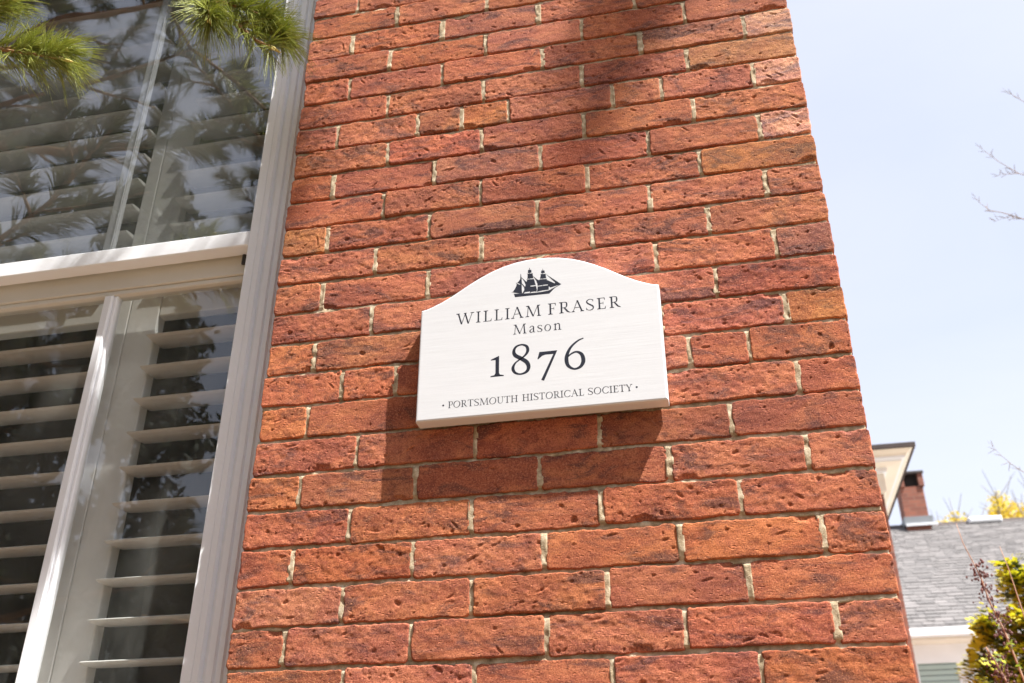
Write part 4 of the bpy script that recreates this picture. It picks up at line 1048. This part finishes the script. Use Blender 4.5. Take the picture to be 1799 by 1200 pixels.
# ------------------------------------------------------------------ yellow flowering tree beyond the ridge
yt = tag(empty("flowering_tree", (6.3, 23.0, GZ)), "yellow spring-flowering tree rising behind the shingle roof", "tree")
def Y_(o):
    o.parent = yt; o.matrix_parent_inverse = Matrix.Translation((-6.3, -23.0, -GZ)); return o
ry = np.random.default_rng(9)
mb = MB().tube([(6.3, 23, -0.1), (6.35, 23, 3), (6.2, 23.1, 5.5), (6.3, 23, 7.5)], [0.25, 0.2, 0.14, 0.06], 9)
cl = []; cr = []
for i in range(60):
    x = ry.uniform(5.0, 9.6); y = 23 + ry.normal() * 0.7
    topz = 9.35 + 0.26 * (x - 5.0) + ry.normal() * 0.16
    z = topz - ry.random() ** 1.5 * 1.8 - 0.15
    cl.append((x, y, z)); cr.append(ry.uniform(0.16, 0.42))
    mb.tube([(6.25, 23.05, 5.5 + ry.random()), ((x + 6.2) / 2, (y + 23) / 2, (z + 6.6) / 2 + 0.2), (x, y, z + 0.2)], [0.05, 0.03, 0.012], 5)
    for q in range(3):
        mb.tube([(x, y, z), (x + ry.normal() * 0.25, y + ry.normal() * 0.2, z + ry.uniform(0.3, 0.75))], [0.012, 0.005], 4)
Y_(mb.build("trunk", M['twig']))
V, F = leaf_cloud(cl, cr, 11000, 0.05, ry)
o = Y_(put("crown", mesh_np("crown", V, F), M['yellow_leaf'])); o["kind"] = "stuff"

# ------------------------------------------------------------------ golden cypress shrub
SX, SY = 1.42, 3.7
sh = tag(empty("cypress_shrub", (SX, SY, GZ)), "golden-tipped dwarf cypress standing before the shingled house", "shrub")
def Sh(o):
    o.parent = sh; o.matrix_parent_inverse = Matrix.Translation((-SX, -SY, -GZ)); return o
rg = np.random.default_rng(31)
mb = MB().tube([(SX, SY, -0.05), (SX + 0.02, SY, 1.2), (SX - 0.02, SY, 2.4), (SX, SY, 3.0)], [0.06, 0.045, 0.025, 0.008], 8)
fan_g = []; fan_y = []
clumps = []
for i in range(420):       # layered sprays, widest low down
    z = rg.uniform(0.4, 3.05); R0 = 0.66 * (1 - (z / 3.25) ** 1.6) + 0.10
    az = rg.uniform(0, 2 * math.pi); rad = R0 * rg.uniform(0.55, 1.08)
    clumps.append((SX + rad * math.cos(az), SY + rad * math.sin(az), z, az))
# the two sprays seen at the edge of the picture
for x, z, n in ((0.93, 2.64, 5), (0.86, 2.50, 5), (0.98, 2.50, 5), (1.08, 2.92, 5), (1.14, 2.82, 4), (1.07, 2.70, 3), (0.84, 2.40, 3), (1.12, 2.58, 4), (1.02, 2.42, 5), (1.2, 2.72, 4)):
    for q in range(n * 3): clumps.append((x + 0.02 + abs(rg.normal()) * 0.06, SY + rg.normal() * 0.08, z + rg.normal() * 0.03, math.pi + rg.normal() * 0.8))
for (x, y, z, az) in clumps:
    out = np.array([math.cos(az), math.sin(az), 0.25]); out /= np.linalg.norm(out)
    mb.tube([(SX, SY, max(0.1, z - 0.25)), ((x + SX) / 2, (y + SY) / 2, z - 0.08), (x, y, z)], [0.010, 0.006, 0.002], 4)
    nrm = rg.normal(size=3) * 0.5 + np.array([0, 0, 1.0]); nrm /= np.linalg.norm(nrm)
    side = np.cross(nrm, out); side /= np.linalg.norm(side)
    for q in range(64):
        rr_ = rg.random() ** 0.6; ang = rg.uniform(-1.25, 1.25)
        p = np.array([x, y, z]) + out * (rr_ * 0.095 * math.cos(ang) - 0.02) + side * (rr_ * 0.095 * math.sin(ang)) + nrm * rg.normal() * 0.014
        dl = out * math.cos(ang) + side * math.sin(ang); wv = np.cross(dl, nrm)
        L2 = rg.uniform(0.010, 0.017)
        quad = [p - dl * L2, p + wv * L2 * 0.85 + nrm * 0.003, p + dl * L2, p - wv * L2 * 0.85 - nrm * 0.003]
        (fan_y if rr_ > 0.55 and rg.random() < 0.85 else fan_g).extend(quad)
Sh(mb.build("trunk", M['bark']))
for nm, fn, mm in (("foliage", fan_g, 'shrub_green'), ("golden_tips", fan_y, 'shrub_gold')):
    V = np.array(fn); o = Sh(put(nm, mesh_np(nm, V, np.arange(len(V)).reshape(-1, 4)), M[mm])); o["kind"] = "stuff"

# ------------------------------------------------------------------ dry seed-headed stems
dp = tag(empty("seed_stem_plant", (0.62, 1.62, GZ)), "tall dry stem with clusters of purple-brown seed pods by the wall corner", "plant")
def Dp(o):
    o.parent = dp; o.matrix_parent_inverse = Matrix.Translation((-0.62, -1.62, -GZ)); return o
rd = np.random.default_rng(44)
def seeds(stem_pts, spots, parent, n, spread):
    mb = MB()
    for t in spots:
        i = min(int(t), len(stem_pts) - 2); p = Vector(stem_pts[i]).lerp(Vector(stem_pts[i+1]), t - i)
        for q in range(n):
            e = p + Vector((rd.normal() * spread, rd.normal() * spread, rd.normal() * spread * 0.75 + 0.004))
            mb.tube([p, (p + e) / 2 + Vector((0, 0, 0.003)), e], [0.0006, 0.0006, 0.0005], 3)
            s_ = rd.uniform(0.0024, 0.0046)
            mb.tube([e - Vector((0, 0, s_)), e, e + Vector((0, 0, s_ * 1.2))], [s_ * 0.5, s_, s_ * 0.4], 5)
    mb.build("seed_cluster", M['seed'], parent)["kind"] = "stuff"
s1 = [(0.62, 1.62, -0.02), (0.60, 1.62, 1.0), (0.565, 1.60, 1.8), (0.544, 1.60, 2.105), (0.536, 1.60, 2.16), (0.524, 1.60, 2.24), (0.503, 1.60, 2.323), (0.493, 1.60, 2.405), (0.466, 1.60, 2.506), (0.459, 1.60, 2.569)]
st1 = Dp(MB().tube(s1, [0.006, 0.005, 0.004, 0.0032, 0.003, 0.0027, 0.0023, 0.0018, 0.0012, 0.0007], 6).build("stem", M['stem'], None, True))
seeds(s1, [6.95, 7.0, 7.25, 6.5, 6.05, 5.55, 5.1], st1, 14, 0.014)
seeds(s1, [6.45, 5.4, 4.9, 4.4], st1, 9, 0.019)
s2 = [(0.62, 1.63, -0.02), (0.58, 1.62, 1.2), (0.52, 1.60, 1.95), (0.499, 1.60, 2.099), (0.480, 1.60, 2.160), (0.464, 1.60, 2.200)]
st2 = Dp(MB().tube(s2, [0.006, 0.005, 0.0035, 0.003, 0.0026, 0.002], 6).build("stem", M['stem'], None, True))
seeds(s2, [3.2, 3.5, 3.8, 4.1, 3.0], st2, 16, 0.015)
s3 = [(0.63, 1.62, -0.02), (0.66, 1.62, 1.3), (0.60, 1.6, 2.1), (0.575, 1.60, 2.42), (0.566, 1.60, 2.49)]
Dp(MB().tube(s3, [0.006, 0.005, 0.003, 0.0015, 0.0007], 6).build("stem", M['stem'], None, True))
V, F = leaf_cloud([(0.530, 1.60, 2.205), (0.540, 1.60, 2.14)], [0.012, 0.010], 26, 0.009, rd)
Dp(put("new_leaves", mesh_np("new_leaves", V, F), M['new_leaf']))["kind"] = "stuff"

# ------------------------------------------------------------------ bare young tree whose twig tips reach into the sky
BX, BY = 3.3, 3.4
bt = tag(empty("bare_tree", (BX, BY, GZ)), "bare budding young tree with thin twigs against the sky", "tree")
def Bt(o):
    o.parent = bt; o.matrix_parent_inverse = Matrix.Translation((-BX, -BY, -GZ)); return o
rt = np.random.default_rng(17)
tr = Bt(MB().tube([(BX, BY, -0.05), (BX - 0.02, BY, 2), (BX - 0.08, BY, 4), (BX - 0.05, BY, 6.5), (BX - 0.1, BY, 8)], [0.075, 0.06, 0.045, 0.025, 0.006], 9).build("trunk", M['twig'], None, True))
def branch(pts, r0):
    mb = MB().tube(pts, [0.4 * r0 * (1 - 0.88 * i / (len(pts)-1)) for i in range(len(pts))], 5)
    for i in range(len(pts) - 4, len(pts)):          # buds and spurs near the tip
        for q in range(3):
            p = Vector(pts[i-1]).lerp(Vector(pts[i]), rt.random())
            d = Vector((-0.5 + rt.normal() * 0.5, rt.normal() * 0.4, 0.5 + rt.normal() * 0.6)).normalized()
            mb.tube([p, p + d * 0.022, p + d * 0.04], [0.0009, 0.0016, 0.0005], 4)
    return Bt(mb.build("branch", M['twig']))
def reach(z0, knots):
    a = Vector((BX - 0.06, BY, z0)); b = Vector(knots[0])
    return [tuple(a.lerp(b, t) + Vector((0, 0, 0.12 * math.sin(math.pi * t)))) for t in (0, 0.3, 0.6, 0.85)] + knots
branch(reach(4.2, [(1.72, 3.2, 5.40), (1.64, 3.2, 5.51), (1.582, 3.2, 5.588)]), 0.014)
branch(reach(3.9, [(1.62, 3.2, 4.93), (1.533, 3.2, 4.982), (1.45, 3.2, 5.08), (1.405, 3.2, 5.15), (1.375, 3.2, 5.196)]), 0.013)
branch([(1.533, 3.2, 4.982), (1.49, 3.2, 4.985), (1.45, 3.2, 4.99), (1.425, 3.2, 4.985)], 0.004)
branch(reach(3.6, [(1.489, 3.2, 4.685), (1.40, 3.2, 4.74), (1.34, 3.2, 4.765), (1.30, 3.2, 4.82), (1.282, 3.2, 4.869)]), 0.013)
branch([(1.489, 3.2, 4.685), (1.42, 3.2, 4.71), (1.37, 3.2, 4.70), (1.33, 3.2, 4.685)], 0.004)
branch(reach(2.6, [(1.164, 3.2, 3.286), (1.12, 3.2, 3.33), (1.08, 3.2, 3.385), (1.041, 3.2, 3.455)]), 0.010)
for i in range(12):
    z0 = rt.uniform(2.8, 7); az = rt.uniform(-1.9, 1.9); L3 = rt.uniform(0.8, 1.6)
    e = Vector((BX + 0.1 + L3 * abs(math.cos(az)), BY + L3 * math.sin(az), z0 + rt.uniform(0.5, 1.1)))
    a = Vector((BX - 0.06, BY, z0)); branch([tuple(a.lerp(e, t) + Vector((0, 0, 0.1 * math.sin(3.1 * t)))) for t in (0, 0.3, 0.6, 0.85, 1)], 0.012)
